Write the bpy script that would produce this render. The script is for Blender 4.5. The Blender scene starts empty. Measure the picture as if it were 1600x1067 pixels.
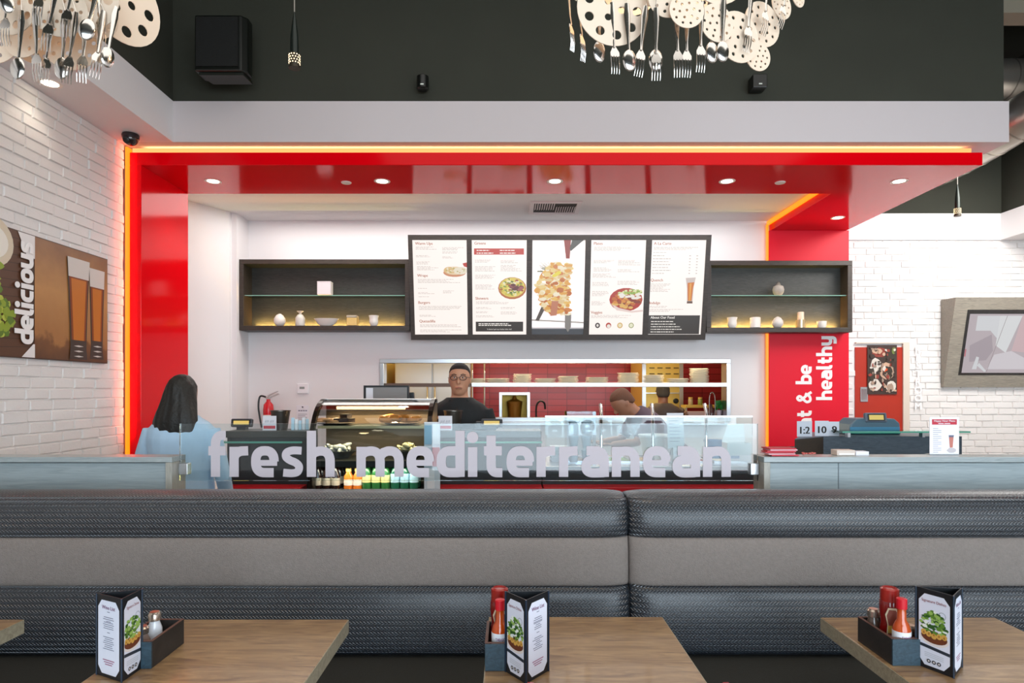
import bpy, bmesh, math, random
from mathutils import Vector, Matrix, Euler
from math import sin, cos, pi, radians as R
random.seed(7)
SC = bpy.context.scene
COL = SC.collection

# ------------------------------------------------------------------ camera
cam = bpy.data.cameras.new('camera'); camo = bpy.data.objects.new('camera', cam); COL.objects.link(camo)
camo.location = (0, 0, 1.55); camo.rotation_euler = (R(90), 0, 0)
cam.sensor_width = 36; cam.lens = 22.5; cam.shift_x = 0.0031; cam.shift_y = 0.0472; cam.clip_start = 0.05
SC.camera = camo
F = 1000.0
def W(x, y, D):          # a measured direction at a chosen real depth
    return ((x - 795) * D / F, D, 1.55 + (609 - y) * D / F)

# ------------------------------------------------------------------ world, exposure
SC.view_settings.view_transform = 'Standard'; SC.view_settings.look = 'None'
SC.view_settings.exposure = 0.0; SC.view_settings.gamma = 1.0
SC.view_settings.use_curve_mapping = False
wd = bpy.data.worlds.new('sky'); SC.world = wd; wd.use_nodes = True
bg = wd.node_tree.nodes['Background']; bg.inputs[0].default_value = (0.62, 0.80, 1.0, 1); bg.inputs[1].default_value = 3.0
SC.cycles.max_bounces = 8; SC.cycles.transparent_max_bounces = 24
SC.cycles.diffuse_bounces = 4; SC.cycles.glossy_bounces = 4
SC.cycles.sample_clamp_indirect = 6.0
SC.cycles.caustics_reflective = False; SC.cycles.caustics_refractive = False
SC.cycles.use_denoising = True

def area(name, loc, rot, sx, sy, power, col=(1, 1, 1)):
    l = bpy.data.lights.new(name, 'AREA'); l.shape = 'RECTANGLE'; l.size = sx; l.size_y = sy
    l.energy = power; l.color = col
    o = bpy.data.objects.new(name, l); COL.objects.link(o); o.location = loc; o.rotation_euler = rot
    return o
def spot(name, loc, power, col=(1, .86, .68), ang=110, blend=.8, size=.06, rot=(0, 0, 0)):
    l = bpy.data.lights.new(name, 'SPOT'); l.energy = power; l.color = col; l.spot_size = R(ang); l.spot_blend = blend
    l.shadow_soft_size = size
    o = bpy.data.objects.new(name, l); COL.objects.link(o); o.location = loc; o.rotation_euler = rot
    return o
# daylight entering through the street windows behind the camera, with added fill areas, strip glow and kitchen lamps
area('window_daylight', (2.4, -3.9, 1.9), (R(90), 0, 0), 7.2, 3.3, 400, (.84, .92, 1.0))
area('dining_fill', (1.2, 1.2, 4.9), (0, 0, 0), 6.0, 4.5, 120, (1, .95, .90))  # added broad fill standing in for unseen lamps above the dining area
area('service_fill', (-.1, 6.35, 3.40), (0, 0, 0), 5.2, .9, 62, (1, .96, .93))  # added fill under the service ceiling to brighten the back wall, no fitting
area('corridor_fill', (4.75, 5.35, 3.6), (R(22), 0, 0), 1.3, .9, 76, (1, .97, .93))  # added fill behind the soffit that brightens the right brick wall
area('pass_fill', (.5, 7.14, 1.84), (0, 0, 0), 3.6, .12, 24, (1, .84, .55))  # added warm fill to brighten the plates on the pass shelf
area('left_strip_glow', (-2.90, 4.93, 2.35), (R(90), 0, R(75)), .02, 2.3, 3.2, (1, .22, .14))
area('canopy_strip_glow', (.35, 5.02, 3.41), (R(180), 0, 0), 6.4, .03, 7, (1, .50, .22))
area('kitchen_ceiling_lamps', (.6, 8.4, 2.78), (0, 0, 0), 3.8, 1.4, 62, (1, .80, .42))

# ------------------------------------------------------------------ materials
def lin(h):
    h = h.lstrip('#'); v = [int(h[i:i+2], 16) / 255 for i in (0, 2, 4)]
    return tuple((x / 12.92 if x <= .04045 else ((x + .055) / 1.055) ** 2.4) for x in v) + (1,)
MC = {}
def mat(hexc, rough=.5, metal=0.0, spec=.5, em=None, ems=1.0, bump=0, bscale=80, coat=0, vary=0, vscale=6, name=None):
    key = (hexc, rough, metal, spec, em, ems, bump, bscale, coat, vary, vscale)
    if key in MC: return MC[key]
    m = bpy.data.materials.new(name or 'paint_' + hexc.lstrip('#')); m.use_nodes = True
    nt = m.node_tree; b = nt.nodes['Principled BSDF']
    b.inputs['Base Color'].default_value = lin(hexc); b.inputs['Roughness'].default_value = rough
    b.inputs['Metallic'].default_value = metal; b.inputs['Specular IOR Level'].default_value = spec
    b.inputs['Coat Weight'].default_value = coat
    if em: b.inputs['Emission Color'].default_value = lin(em); b.inputs['Emission Strength'].default_value = ems
    if bump or vary:
        tc = nt.nodes.new('ShaderNodeTexCoord'); n = nt.nodes.new('ShaderNodeTexNoise')
        nt.links.new(tc.outputs['Object'], n.inputs['Vector']); n.inputs['Scale'].default_value = bscale; n.inputs['Detail'].default_value = 3
        if bump:
            bp = nt.nodes.new('ShaderNodeBump'); bp.inputs['Strength'].default_value = bump; bp.inputs['Distance'].default_value = .004
            nt.links.new(n.outputs['Fac'], bp.inputs['Height']); nt.links.new(bp.outputs['Normal'], b.inputs['Normal'])
        if vary:
            n2 = nt.nodes.new('ShaderNodeTexNoise'); n2.inputs['Scale'].default_value = vscale; n2.inputs['Detail'].default_value = 4
            nt.links.new(tc.outputs['Object'], n2.inputs['Vector'])
            mx = nt.nodes.new('ShaderNodeMix'); mx.data_type = 'RGBA'
            c = lin(hexc)
            mx.inputs[6].default_value = tuple(x * (1 - vary) for x in c[:3]) + (1,)
            mx.inputs[7].default_value = tuple(min(1, x * (1 + vary)) for x in c[:3]) + (1,)
            nt.links.new(n2.outputs['Fac'], mx.inputs[0]); nt.links.new(mx.outputs[2], b.inputs['Base Color'])
    MC[key] = m; return m
def wood(c1, c2, scale=(1, 12, 12), rough=.4, coat=0, dist=3.0, bump=.15, sc=3, spec=.5):
    key = ('w', c1, c2, scale, rough, coat, dist, bump, sc, spec)
    if key in MC: return MC[key]
    m = bpy.data.materials.new('wood_grain'); m.use_nodes = True; nt = m.node_tree; b = nt.nodes['Principled BSDF']
    tc = nt.nodes.new('ShaderNodeTexCoord'); mp = nt.nodes.new('ShaderNodeMapping'); mp.inputs['Scale'].default_value = scale
    n = nt.nodes.new('ShaderNodeTexNoise'); n.inputs['Scale'].default_value = sc; n.inputs['Detail'].default_value = 8; n.inputs['Distortion'].default_value = dist
    n.inputs['Roughness'].default_value = .62
    cr = nt.nodes.new('ShaderNodeValToRGB'); cr.color_ramp.elements[0].position = .3; cr.color_ramp.elements[1].position = .72
    cr.color_ramp.elements[0].color = lin(c1); cr.color_ramp.elements[1].color = lin(c2)
    nt.links.new(tc.outputs['Object'], mp.inputs[0]); nt.links.new(mp.outputs[0], n.inputs['Vector']); nt.links.new(n.outputs['Fac'], cr.inputs[0])
    nt.links.new(cr.outputs[0], b.inputs['Base Color'])
    bp = nt.nodes.new('ShaderNodeBump'); bp.inputs['Strength'].default_value = bump; bp.inputs['Distance'].default_value = .002
    nt.links.new(n.outputs['Fac'], bp.inputs['Height']); nt.links.new(bp.outputs['Normal'], b.inputs['Normal'])
    b.inputs['Roughness'].default_value = rough; b.inputs['Coat Weight'].default_value = coat; b.inputs['Specular IOR Level'].default_value = spec
    MC[key] = m; return m
def glass(tint=(.93, .98, .97), refl=1.0, rough=0.0, name='clear_glass'):
    key = ('g', tint, refl, rough)
    if key in MC: return MC[key]
    m = bpy.data.materials.new(name); m.use_nodes = True; nt = m.node_tree; nt.nodes.clear()
    o = nt.nodes.new('ShaderNodeOutputMaterial'); mx = nt.nodes.new('ShaderNodeMixShader'); t = nt.nodes.new('ShaderNodeBsdfTransparent')
    g = nt.nodes.new('ShaderNodeBsdfGlossy'); fr = nt.nodes.new('ShaderNodeFresnel'); mu = nt.nodes.new('ShaderNodeMath'); mu.operation = 'MULTIPLY'
    mu.inputs[1].default_value = refl; fr.inputs[0].default_value = 1.45; g.inputs['Roughness'].default_value = rough
    t.inputs[0].default_value = tint + (1,)
    nt.links.new(fr.outputs[0], mu.inputs[0]); nt.links.new(mu.outputs[0], mx.inputs[0]); nt.links.new(t.outputs[0], mx.inputs[1]); nt.links.new(g.outputs[0], mx.inputs[2])
    nt.links.new(mx.outputs[0], o.inputs[0]); MC[key] = m; return m
def emis(hexc, s):
    key = ('e', hexc, s)
    if key in MC: return MC[key]
    m = bpy.data.materials.new('backlit'); m.use_nodes = True; nt = m.node_tree; b = nt.nodes['Principled BSDF']
    b.inputs['Base Color'].default_value = (0.02, 0.02, 0.02, 1); b.inputs['Roughness'].default_value = .3
    b.inputs['Emission Color'].default_value = lin(hexc); b.inputs['Emission Strength'].default_value = s
    MC[key] = m; return m
def weave():
    m = bpy.data.materials.new('woven_vinyl'); m.use_nodes = True; nt = m.node_tree; b = nt.nodes['Principled BSDF']
    uv = nt.nodes.new('ShaderNodeUVMap'); uv.uv_map = 'UVMap'; sp = nt.nodes.new('ShaderNodeSeparateXYZ'); nt.links.new(uv.outputs[0], sp.inputs[0])
    def M(op, a, bb=None):
        n = nt.nodes.new('ShaderNodeMath'); n.operation = op
        for i, v in enumerate((a, bb)):
            if v is None: continue
            if isinstance(v, (int, float)): n.inputs[i].default_value = v
            else: nt.links.new(v, n.inputs[i])
        return n.outputs[0]
    p = M('MULTIPLY', sp.outputs[0], 1 / .0145); q = M('MULTIPLY', sp.outputs[1], 1 / .0110)
    z = M('PINGPONG', q, 1.0)
    u = M('FRACT', M('ADD', p, M('MULTIPLY', z, .9)))
    ridge = M('SINE', M('MULTIPLY', u, pi)); rows = M('ABSOLUTE', M('SINE', M('MULTIPLY', q, pi)))
    h = M('MULTIPLY', ridge, M('ADD', M('MULTIPLY', rows, .3), .7))
    bp = nt.nodes.new('ShaderNodeBump'); bp.inputs['Strength'].default_value = .9; bp.inputs['Distance'].default_value = .005
    nt.links.new(h, bp.inputs['Height']); nt.links.new(bp.outputs['Normal'], b.inputs['Normal'])
    b.inputs['Base Color'].default_value = lin('#18222c'); b.inputs['Roughness'].default_value = .30; b.inputs['Specular IOR Level'].default_value = 1.0; b.inputs['Coat Weight'].default_value = .5; b.inputs['Coat Roughness'].default_value = .3; b.inputs['Coat IOR'].default_value = 1.6
    return m
def tilemat():
    m = bpy.data.materials.new('red_tile'); m.use_nodes = True; nt = m.node_tree; b = nt.nodes['Principled BSDF']
    tc = nt.nodes.new('ShaderNodeTexCoord'); mp = nt.nodes.new('ShaderNodeMapping'); mp.inputs['Rotation'].default_value = (R(90), 0, 0)
    br = nt.nodes.new('ShaderNodeTexBrick'); br.offset = 0; br.inputs['Scale'].default_value = 1; br.inputs['Brick Width'].default_value = .29
    br.inputs['Row Height'].default_value = .094; br.inputs['Mortar Size'].default_value = .004
    br.inputs['Color1'].default_value = lin('#a03038'); br.inputs['Color2'].default_value = lin('#8a2830'); br.inputs['Mortar'].default_value = lin('#5c1c22')
    nt.links.new(tc.outputs['Object'], mp.inputs[0]); nt.links.new(mp.outputs[0], br.inputs[0]); nt.links.new(br.outputs[0], b.inputs['Base Color'])
    b.inputs['Roughness'].default_value = .25
    return m
def painted_ramp(stops, axis=2, lo=0, hi=1, em=0, noise=0, nscale=8, rough=.4):
    """a printed picture's own colours along one axis"""
    m = bpy.data.materials.new('printed_picture'); m.use_nodes = True; nt = m.node_tree; b = nt.nodes['Principled BSDF']
    tc = nt.nodes.new('ShaderNodeTexCoord'); sp = nt.nodes.new('ShaderNodeSeparateXYZ'); nt.links.new(tc.outputs['Object'], sp.inputs[0])
    mr = nt.nodes.new('ShaderNodeMapRange'); mr.inputs[1].default_value = lo; mr.inputs[2].default_value = hi
    nt.links.new(sp.outputs[axis], mr.inputs[0]); src = mr.outputs[0]
    if noise:
        n = nt.nodes.new('ShaderNodeTexNoise'); n.inputs['Scale'].default_value = nscale; n.inputs['Detail'].default_value = 6
        nt.links.new(tc.outputs['Object'], n.inputs['Vector'])
        a = nt.nodes.new('ShaderNodeMath'); a.operation = 'MULTIPLY_ADD'; a.inputs[1].default_value = noise; nt.links.new(n.outputs['Fac'], a.inputs[0])
        s = nt.nodes.new('ShaderNodeMath'); s.operation = 'SUBTRACT'; nt.links.new(src, s.inputs[0]); s.inputs[1].default_value = noise / 2
        nt.links.new(s.outputs[0], a.inputs[2]); src = a.outputs[0]
    cr = nt.nodes.new('ShaderNodeValToRGB'); e = cr.color_ramp.elements
    while len(e) < len(stops): e.new(.5)
    for k, (p, c) in enumerate(stops): e[k].position = p; e[k].color = lin(c)
    nt.links.new(src, cr.inputs[0]); nt.links.new(cr.outputs[0], b.inputs['Base Color']); b.inputs['Roughness'].default_value = rough
    if em: nt.links.new(cr.outputs[0], b.inputs['Emission Color']); b.inputs['Emission Strength'].default_value = em
    return m

WHITE = mat('#ece8e8', .7, bump=.05, bscale=40, name='white_plaster')
BRICKM = mat('#e9e5e2', .55, bump=.5, bscale=60, name='painted_brick')
DARKW = mat('#35362c', .85, vary=.15, vscale=3, bump=.1, name='charcoal_paint')
RED = mat('#ea0010', .11, spec=.18, name='red_lacquer')
REDP = mat('#dd3348', .5, name='red_print')
STEEL = mat('#c9cacc', .28, 1.0, name='brushed_steel')
CHROME = mat('#e2e2e4', .08, 1.0, name='chrome')
BLACK = mat('#121314', .35, name='black_plastic')
BLACKM = mat('#0e0e0f', .7, name='matte_black')
GLASS = glass()
PANEL = glass((.90, .95, .96), 1.15)
PALEW = wood('#8c989b', '#a9b4b6', (1.2, 10, 22), .5, dist=1.2, bump=.1)
TABLEW = wood('#73563c', '#b59468', (1.5, 9, 9), .34, coat=.25, dist=2.2, sc=2.2)
EDGEW = wood('#8c8470', '#b0a890', (2, 10, 10), .45)
DWOOD = wood('#2b241f', '#473d35', (1.5, 14, 14), .45)
DWOODB = wood('#2b2d2b', '#454643', (1.5, 14, 14), .5)
CADDY = wood('#1c1a18', '#322d2a', (10, 2, 2), .55)
WEAVE = weave()
BAND = mat('#857c76', .9, bump=.9, bscale=260, vary=.18, vscale=90, name='grey_tweed')
SEATM = mat('#26251f', .8, bump=.4, bscale=200, name='dark_seat_fabric')
LEDM = emis('#ff8a10', 1.5)
LEDW = emis('#ffb468', 1.35)
PAPER = mat('#eceaf0', .6, name='white_paper')
INK = mat('#2a2626', .6, name='black_ink')
LENS = emis('#fff2d8', 9)

# ------------------------------------------------------------------ mesh builder
def catmull(pts, n=6):
    out = []; P = [Vector(p) for p in pts]
    for i in range(len(P) - 1):
        p0 = P[max(i-1, 0)]; p1 = P[i]; p2 = P[i+1]; p3 = P[min(i+2, len(P)-1)]
        for k in range(n):
            t = k / n
            out.append(.5 * ((2*p1) + (p2-p0)*t + (2*p0-5*p1+4*p2-p3)*t*t + (3*p1-p0-3*p2+p3)*t**3))
    out.append(P[-1]); return out
class MB:
    def __init__(s): s.v = []; s.f = []; s.m = []; s.uv = None; s.mi = 0
    def add(s, vs, fs):
        o = len(s.v); s.v += [tuple(v) for v in vs]
        for f in fs: s.f.append(tuple(i + o for i in f)); s.m.append(s.mi)
        return s
    def box(s, x0, x1, y0, y1, z0, z1, M=None):
        vs = [Vector((x, y, z)) for x in (x0, x1) for y in (y0, y1) for z in (z0, z1)]
        if M: vs = [M @ v for v in vs]
        return s.add(vs, [(0,1,3,2),(4,6,7,5),(0,4,5,1),(2,3,7,6),(0,2,6,4),(1,5,7,3)])
    def quad(s, a, b, c, d): return s.add([a, b, c, d], [(0, 1, 2, 3)])
    def prism(s, poly, ax, a, b):      # polygon in the two other axes, extruded along ax
        def mk(p, t):
            q = list(p); q.insert(ax, t); return q
        n = len(poly); vs = [mk(p, a) for p in poly] + [mk(p, b) for p in poly]
        return s.add(vs, [tuple(range(n))[::-1], tuple(range(n, 2*n))] + [(i, (i+1) % n, n+(i+1) % n, n+i) for i in range(n)])
    def loft(s, rings, cap=True):      # rings: lists of points of same count
        n = len(rings[0]); vs = [p for r in rings for p in r]; fs = []
        for k in range(len(rings)-1):
            for i in range(n): fs.append((k*n+i, k*n+(i+1) % n, (k+1)*n+(i+1) % n, (k+1)*n+i))
        if cap: fs.append(tuple(range(n))[::-1]); fs.append(tuple(range((len(rings)-1)*n, len(rings)*n)))
        return s.add(vs, fs)
    def lathe(s, prof, c=(0, 0, 0), seg=20, sx=1, sy=1, M=None):
        rings = []
        for r, z in prof:
            ring = [Vector((r*sx*cos(2*pi*i/seg), r*sy*sin(2*pi*i/seg), z)) for i in range(seg)]
            if M: ring = [M @ v for v in ring]
            rings.append([v + Vector(c) for v in ring])
        return s.loft(rings)
    def tube(s, pts, r, seg=8, flat=1.0):
        P = [Vector(p) for p in pts]; n = len(P); rr = r if isinstance(r, (list, tuple)) else [r]*n
        rings = []; up = Vector((0, 0, 1)); prev = None
        for i in range(n):
            t = (P[min(i+1, n-1)] - P[max(i-1, 0)]).normalized()
            if prev is None:
                a = t.cross(up)
                if a.length < .1: a = t.cross(Vector((0, 1, 0)))
                a.normalize()
            else:
                a = prev - t * prev.dot(t)
                if a.length < 1e-5: a = t.cross(up)
                a.normalize()
            prev = a; b = t.cross(a)
            rings.append([P[i] + (a*cos(2*pi*k/seg) + b*flat*sin(2*pi*k/seg)) * rr[i] for k in range(seg)])
        return s.loft(rings)
    def ball(s, c, rx, ry=None, rz=None, seg=16, rg=10, M=None):
        ry = ry or rx; rz = rz or rx
        prof = [(max(sin(pi*k/rg), .02), -cos(pi*k/rg)) for k in range(rg+1)]
        rings = []
        for r, z in prof:
            ring = [Vector((r*rx*cos(2*pi*i/seg), r*ry*sin(2*pi*i/seg), z*rz)) for i in range(seg)]
            if M: ring = [M @ v for v in ring]
            rings.append([v + Vector(c) for v in ring])
        return s.loft(rings)
    def disc(s, c, rx, rz, n=20, ax=1, a0=0, a1=2*pi):    # flat ellipse facing axis ax
        pts = []
        for i in range(n):
            a = a0 + (a1-a0)*i/n; p = [rx*cos(a), rz*sin(a)]; p.insert(ax, 0); pts.append(Vector(p) + Vector(c))
        return s.add(pts, [tuple(range(n))])
    def frame(s, x0, x1, z0, z1, w, y0, y1):
        s.box(x0, x1, y0, y1, z1-w, z1); s.box(x0, x1, y0, y1, z0, z0+w)
        s.box(x0, x0+w, y0, y1, z0+w, z1-w); s.box(x1-w, x1, y0, y1, z0+w, z1-w); return s
    def build(s, name, mats, parent=None, smooth=False, bevel=0, loc=None, label=None, remesh=0, auto=None):
        me = bpy.data.meshes.new(name); me.from_pydata(s.v, [], s.f)
        if not isinstance(mats, (list, tuple)): mats = [mats]
        for m in mats: me.materials.append(m)
        if len(mats) > 1:
            for p, k in zip(me.polygons, s.m): p.material_index = k
        bm = bmesh.new(); bm.from_mesh(me); bmesh.ops.recalc_face_normals(bm, faces=bm.faces); bm.to_mesh(me); bm.free()
        if s.uv:
            ul = me.uv_layers.new(name='UVMap')
            for lp in me.loops: ul.data[lp.index].uv = s.uv[lp.vertex_index]
        if smooth:
            for p in me.polygons: p.use_smooth = True
            if auto is not False:
                try: me.set_sharp_from_angle(angle=R(auto or 40))
                except Exception: pass
        me.update()
        o = bpy.data.objects.new(name, me); COL.objects.link(o)
        if parent: o.parent = parent
        if loc: o.location = loc
        if remesh:
            md = o.modifiers.new('merge', 'REMESH'); md.mode = 'VOXEL'; md.voxel_size = remesh; md.use_smooth_shade = True
            sm = o.modifiers.new('soft', 'SMOOTH'); sm.factor = .5; sm.iterations = 4
        if bevel:
            md = o.modifiers.new('edge', 'BEVEL'); md.width = bevel; md.segments = 2; md.limit_method = 'ANGLE'
        if label: o['label'] = label
        return o
def T(name, label, cat, loc=(0, 0, 0), rz=0, group=None):
    o = bpy.data.objects.new(name, None); COL.objects.link(o); o.location = loc; o.rotation_euler = (0, 0, rz); o.empty_display_size = .05
    o['label'] = label; o['category'] = cat
    if group: o['group'] = group
    return o
def tag(o, label, cat, group=None):
    o['label'] = label; o['category'] = cat
    if group: o['group'] = group
    return o
def struct(o): o['kind'] = 'structure'; return o
def kids(o): return [c for c in COL.objects if c.parent == o]
def dup(root, loc, rz=None, label=None, group=None, scale=None):
    r = root.copy(); COL.objects.link(r); r.location = loc
    if rz is not None: r.rotation_euler = (0, 0, rz)
    if scale: r.scale = (scale,)*3
    if label: r['label'] = label
    if group: r['group'] = group
    for ch in kids(root):
        c = ch.copy(); COL.objects.link(c); c.parent = r
        for g in kids(ch):
            d = g.copy(); COL.objects.link(d); d.parent = c
    return r

# ------------------------------------------------------------------ lettering
TXT = {}
def textgeo(body):
    if body in TXT: return TXT[body]
    c = bpy.data.curves.new('txt', 'FONT'); c.body = body; c.size = 1; c.resolution_u = 3
    o = bpy.data.objects.new('txt', c); COL.objects.link(o)
    dg = bpy.context.evaluated_depsgraph_get(); me = bpy.data.meshes.new_from_object(o.evaluated_get(dg))
    vs = [v.co.copy() for v in me.vertices]; fs = [tuple(p.vertices) for p in me.polygons]
    bpy.data.objects.remove(o); bpy.data.curves.remove(c); bpy.data.meshes.remove(me)
    TXT[body] = (vs, fs); return TXT[body]
def text(mb, body, size, org, right=(1, 0, 0), up=(0, 0, 1), align=0, off=.0008, width=None, bold=0):
    """flat lettering in the plane right/up, lifted off the surface; align 0 left, .5 centre, 1 right"""
    vs, fs = textgeo(body)
    if not vs: return
    r = Vector(right); u = Vector(up); n = r.cross(u); o = Vector(org)
    x0 = min(v.x for v in vs); x1 = max(v.x for v in vs); w = (x1-x0)
    sx = size if width is None else width / w
    for k in range(1 + bold):
        dx = k * size * .035
        mb.add([o + r*((v.x - x0 - w*align)*sx + dx) + u*(v.y*size) + n*(off + k*.00005) for v in vs], fs)
def sup(cx, cy, rx, ry, a0, a1, n=14, p=2.5):
    out = []
    for i in range(n+1):
        a = R(a0 + (a1-a0)*i/n); c = cos(a); s = sin(a)
        out.append((cx + rx*math.copysign(abs(c)**(2/p), c), cy + ry*math.copysign(abs(s)**(2/p), s)))
    return out
def cm2(pts, n=6): return [(v.x, v.y) for v in catmull([(a, b, 0) for a, b in pts], n)]
ARCH = [(.13, .66), (.25, .80)] + sup(.52, .47, .36, .38, 100, 0) + [(.88, 0)]
GL = {
 'n': (1.06, [[(.15, 0), (.15, .99)], ARCH]),
 'm': (1.62, [[(.15, 0), (.15, .99)], ARCH[:2] + sup(.48, .47, .32, .38, 100, 0) + [(.80, 0)], [(.82, .70), (.92, .80)] + sup(1.13, .47, .32, .38, 100, 0) + [(1.45, 0)]]),
 'h': (1.06, [[(.15, 0), (.15, 1.52)], ARCH]),
 'e': (1.00, [sup(.5, .5, .36, .36, 0, 180) + sup(.5, .5, .36, .36, 180, 268) [1:] + [(.84, .14)], [(.2, .46), (.86+.12, .46)]]),
 'c': (.90, [[(.84, .86), (.55, .86)] + sup(.5, .5, .36, .36, 90, 270) + [(.84, .14)]]),
 'o': (1.02, [sup(.5, .5, .36, .36, 90, 451, 28)]),
 's': (.90, [cm2([(.80, .86), (.45, .87), (.22, .80), (.19, .66), (.34, .55), (.56, .47), (.70, .34), (.64, .17), (.42, .12), (.08, .14)])]),
 'a': (1.02, [[(.16, .86), (.5, .86)] + sup(.5, .5, .36, .36, 88, 0) + [(.86, 0)], [(.86, .56), (.5, .56)] + sup(.46, .345, .32, .215, 90, 270) + [(.86, .14)]]),
 'd': (1.04, [[(.89, 0), (.89, 1.52)], [(.86, .86)] + sup(.52, .5, .37, .36, 90, 270) + [(.86, .14)]]),
 'b': (1.04, [[(.15, 0), (.15, 1.52)], [(.18, .86)] + sup(.52, .5, .37, .36, 90, -90) + [(.18, .14)]]),
 'f': (.78, [[(.34, 0), (.34, 1.05)] + sup(.64, 1.05, .30, .32, 180, 95) + [(.74, 1.37)], [(.06, .86), (.74, .86)]]),
 'r': (.72, [[(.15, 0), (.15, .99)], [(.13, .62), (.24, .78), (.42, .85), (.70, .86)]]),
 't': (.80, [[(.32, 1.36), (.32, .42)] + sup(.58, .42, .26, .28, 180, 268) + [(.76, .14)], [(.04, .86), (.74, .86)]]),
 'i': (.42, [[(.18, 0), (.18, .98)]]),
 'l': (.46, [[(.15, 1.52), (.15, .36)] + sup(.37, .36, .22, .24, 180, 265) + [(.46, .12)]]),
 'u': (1.04, [[(.15, 1), (.15, .5)] + sup(.5, .5, .35, .36, 180, 360) + [(.86, 1)], [(.87, .5), (.87, 0)]]),
 'y': (1.02, [[(.15, 1), (.15, .5)] + sup(.5, .5, .35, .36, 180, 355), [(.86, 1), (.86, 0)] + sup(.58, -.02, .28, .26, 0, -90) + [(.2, -.28)]]),
 '&': (1.35, [cm2([(1.25, .02), (.9, .45), (.38, .95), (.34, 1.2), (.55, 1.34), (.76, 1.2), (.70, 1.0), (.36, .72), (.14, .45), (.24, .18), (.52, .12), (.84, .26), (1.08, .62)])]),
 ' ': (.62, []),
}
def adv(c, sp): return .3 + (GL[c][0]-.3)*(.96 if c == 'm' else .84) + sp
def wordwidth(w, sp=.05): return sum(adv(c, sp) for c in w) - sp
def letter(mb, ch, xh, x, org, right, up, depth, w=.30):
    r = Vector(right).normalized()*xh; u = Vector(up).normalized()*xh
    o = Vector(org) + Vector(right).normalized()*x
    n = Vector(right).cross(Vector(up)).normalized()
    for k, st in enumerate(GL[ch][1]):
        kx = .96 if ch == 'm' else .84      # condensed letterforms
        P = [(.15 + (a-.15)*kx, b) for a, b in st]
        ww = w*.62 if (ch == 'e' and k == 1) else (w*.84 if ch in 's&' else w)
        oo = o + n * (-.0002 * k)
        rr, uu = r, u
        P3 = P
        ribbon2(mb, P3, ww, oo, rr, uu, n, depth)
    if ch == 'i':
        pts = [o + r*(.173 + .19*cos(2*pi*i/18)) + u*(1.30 + .19*sin(2*pi*i/18)) for i in range(18)]
        mb.add(pts + [p - n*depth for p in pts], [tuple(range(18)), tuple(range(18, 36))[::-1]] + [(i, (i+1) % 18, 18+(i+1) % 18, 18+i) for i in range(18)])
def ribbon2(mb, pts, w, o, r, u, nrm, depth):
    V2 = [Vector((a, b)) for a, b in pts]; Q = [V2[0]]
    for p in V2[1:]:
        if (p - Q[-1]).length > .004: Q.append(p)
    P = Q; n = len(P); L = []; Rr = []
    for i in range(n):
        d1 = (P[i] - P[i-1]).normalized() if i else (P[1]-P[0]).normalized()
        d2 = (P[i+1] - P[i]).normalized() if i < n-1 else d1
        t = (d1 + d2).normalized() if (d1+d2).length > .01 else d2
        nn = Vector((-t.y, t.x)); k = w/2 / max(.6, nn.dot(Vector((-d1.y, d1.x))))
        L.append(P[i] + nn*k); Rr.append(P[i] - nn*k)
    vs = []
    for d in (0, -depth):
        vs += [o + r*p.x + u*p.y + nrm*(d - i_*.00002) for i_, p in enumerate(L)] + [o + r*p.x + u*p.y + nrm*(d - i_*.00002) for i_, p in enumerate(Rr)]
    fs = []
    for i in range(n-1):
        fs.append((i, n+i, n+i+1, i+1)); fs.append((2*n+i, 2*n+i+1, 3*n+i+1, 3*n+i))
        fs.append((i, i+1, 2*n+i+1, 2*n+i)); fs.append((n+i, 3*n+i, 3*n+i+1, n+i+1))
    fs.append((0, 2*n, 3*n, n)); fs.append((n-1, 2*n-1, 4*n-1, 3*n-1))
    mb.add(vs, fs)
def word(mb, w, xh, org, right, up, depth, total=None, sp=.05, sw=.30):
    """draws a word; total stretches letter spacing to fill a real width"""
    nat = wordwidth(w, sp)*xh
    ext = 0 if total is None else (total - nat) / max(1, len(w)-1)
    x = 0
    for c in w:
        letter(mb, c, xh, x, org, right, up, depth, sw); x += adv(c, sp)*xh + ext

# ================================================================== THE SETTING
YB = 7.07            # back wall
def bricks(mb, org, right, nrm, wid, z0, z1, bl=.203, bh=.0705, holes=()):
    """painted bricks, each a slightly uneven block with its own chamfer"""
    o = Vector(org); r = Vector(right); n = Vector(nrm); up = Vector((0, 0, 1))
    def q(a, z, d): return o + r*a + up*z + n*d
    mb.quad(q(0, z0, 0), q(wid, z0, 0), q(wid, z1, 0), q(0, z1, 0))
    row = 0; z = z0
    while z < z1 - .01:
        zt = min(z + bh, z1); a = -bl*(.5 if row % 2 else 0) - .03*random.random()
        while a < wid:
            L = bl*(random.uniform(.92, 1.08)); a0 = max(a, 0); a1 = min(a + L, wid)
            if a1 - a0 > .02 and not any(hx0 < (a0+a1)/2 < hx1 and hz0 < (z+zt)/2 < hz1 for hx0, hx1, hz0, hz1 in holes):
                g = .0035; c = .004; j = lambda: random.uniform(-.0022, .0022); d = .010 + random.uniform(-.003, .004)
                b0 = [(a0+g+j(), z+g+j()), (a1-g+j(), z+g+j()), (a1-g+j(), zt-g+j()), (a0+g+j(), zt-g+j())]
                cx = (a0+a1)/2; cz = (z+zt)/2
                b1 = [(x + math.copysign(c, cx-x), zz + math.copysign(c, cz-zz)) for x, zz in b0]
                mb.add([q(x, zz, 0) for x, zz in b0] + [q(x, zz, d + random.uniform(-.0015, .0015)) for x, zz in b1],
                       [(4, 5, 6, 7), (0, 1, 5, 4), (1, 2, 6, 5), (2, 3, 7, 6), (3, 0, 4, 7)])
            a += L
        z += bh; row += 1
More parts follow.
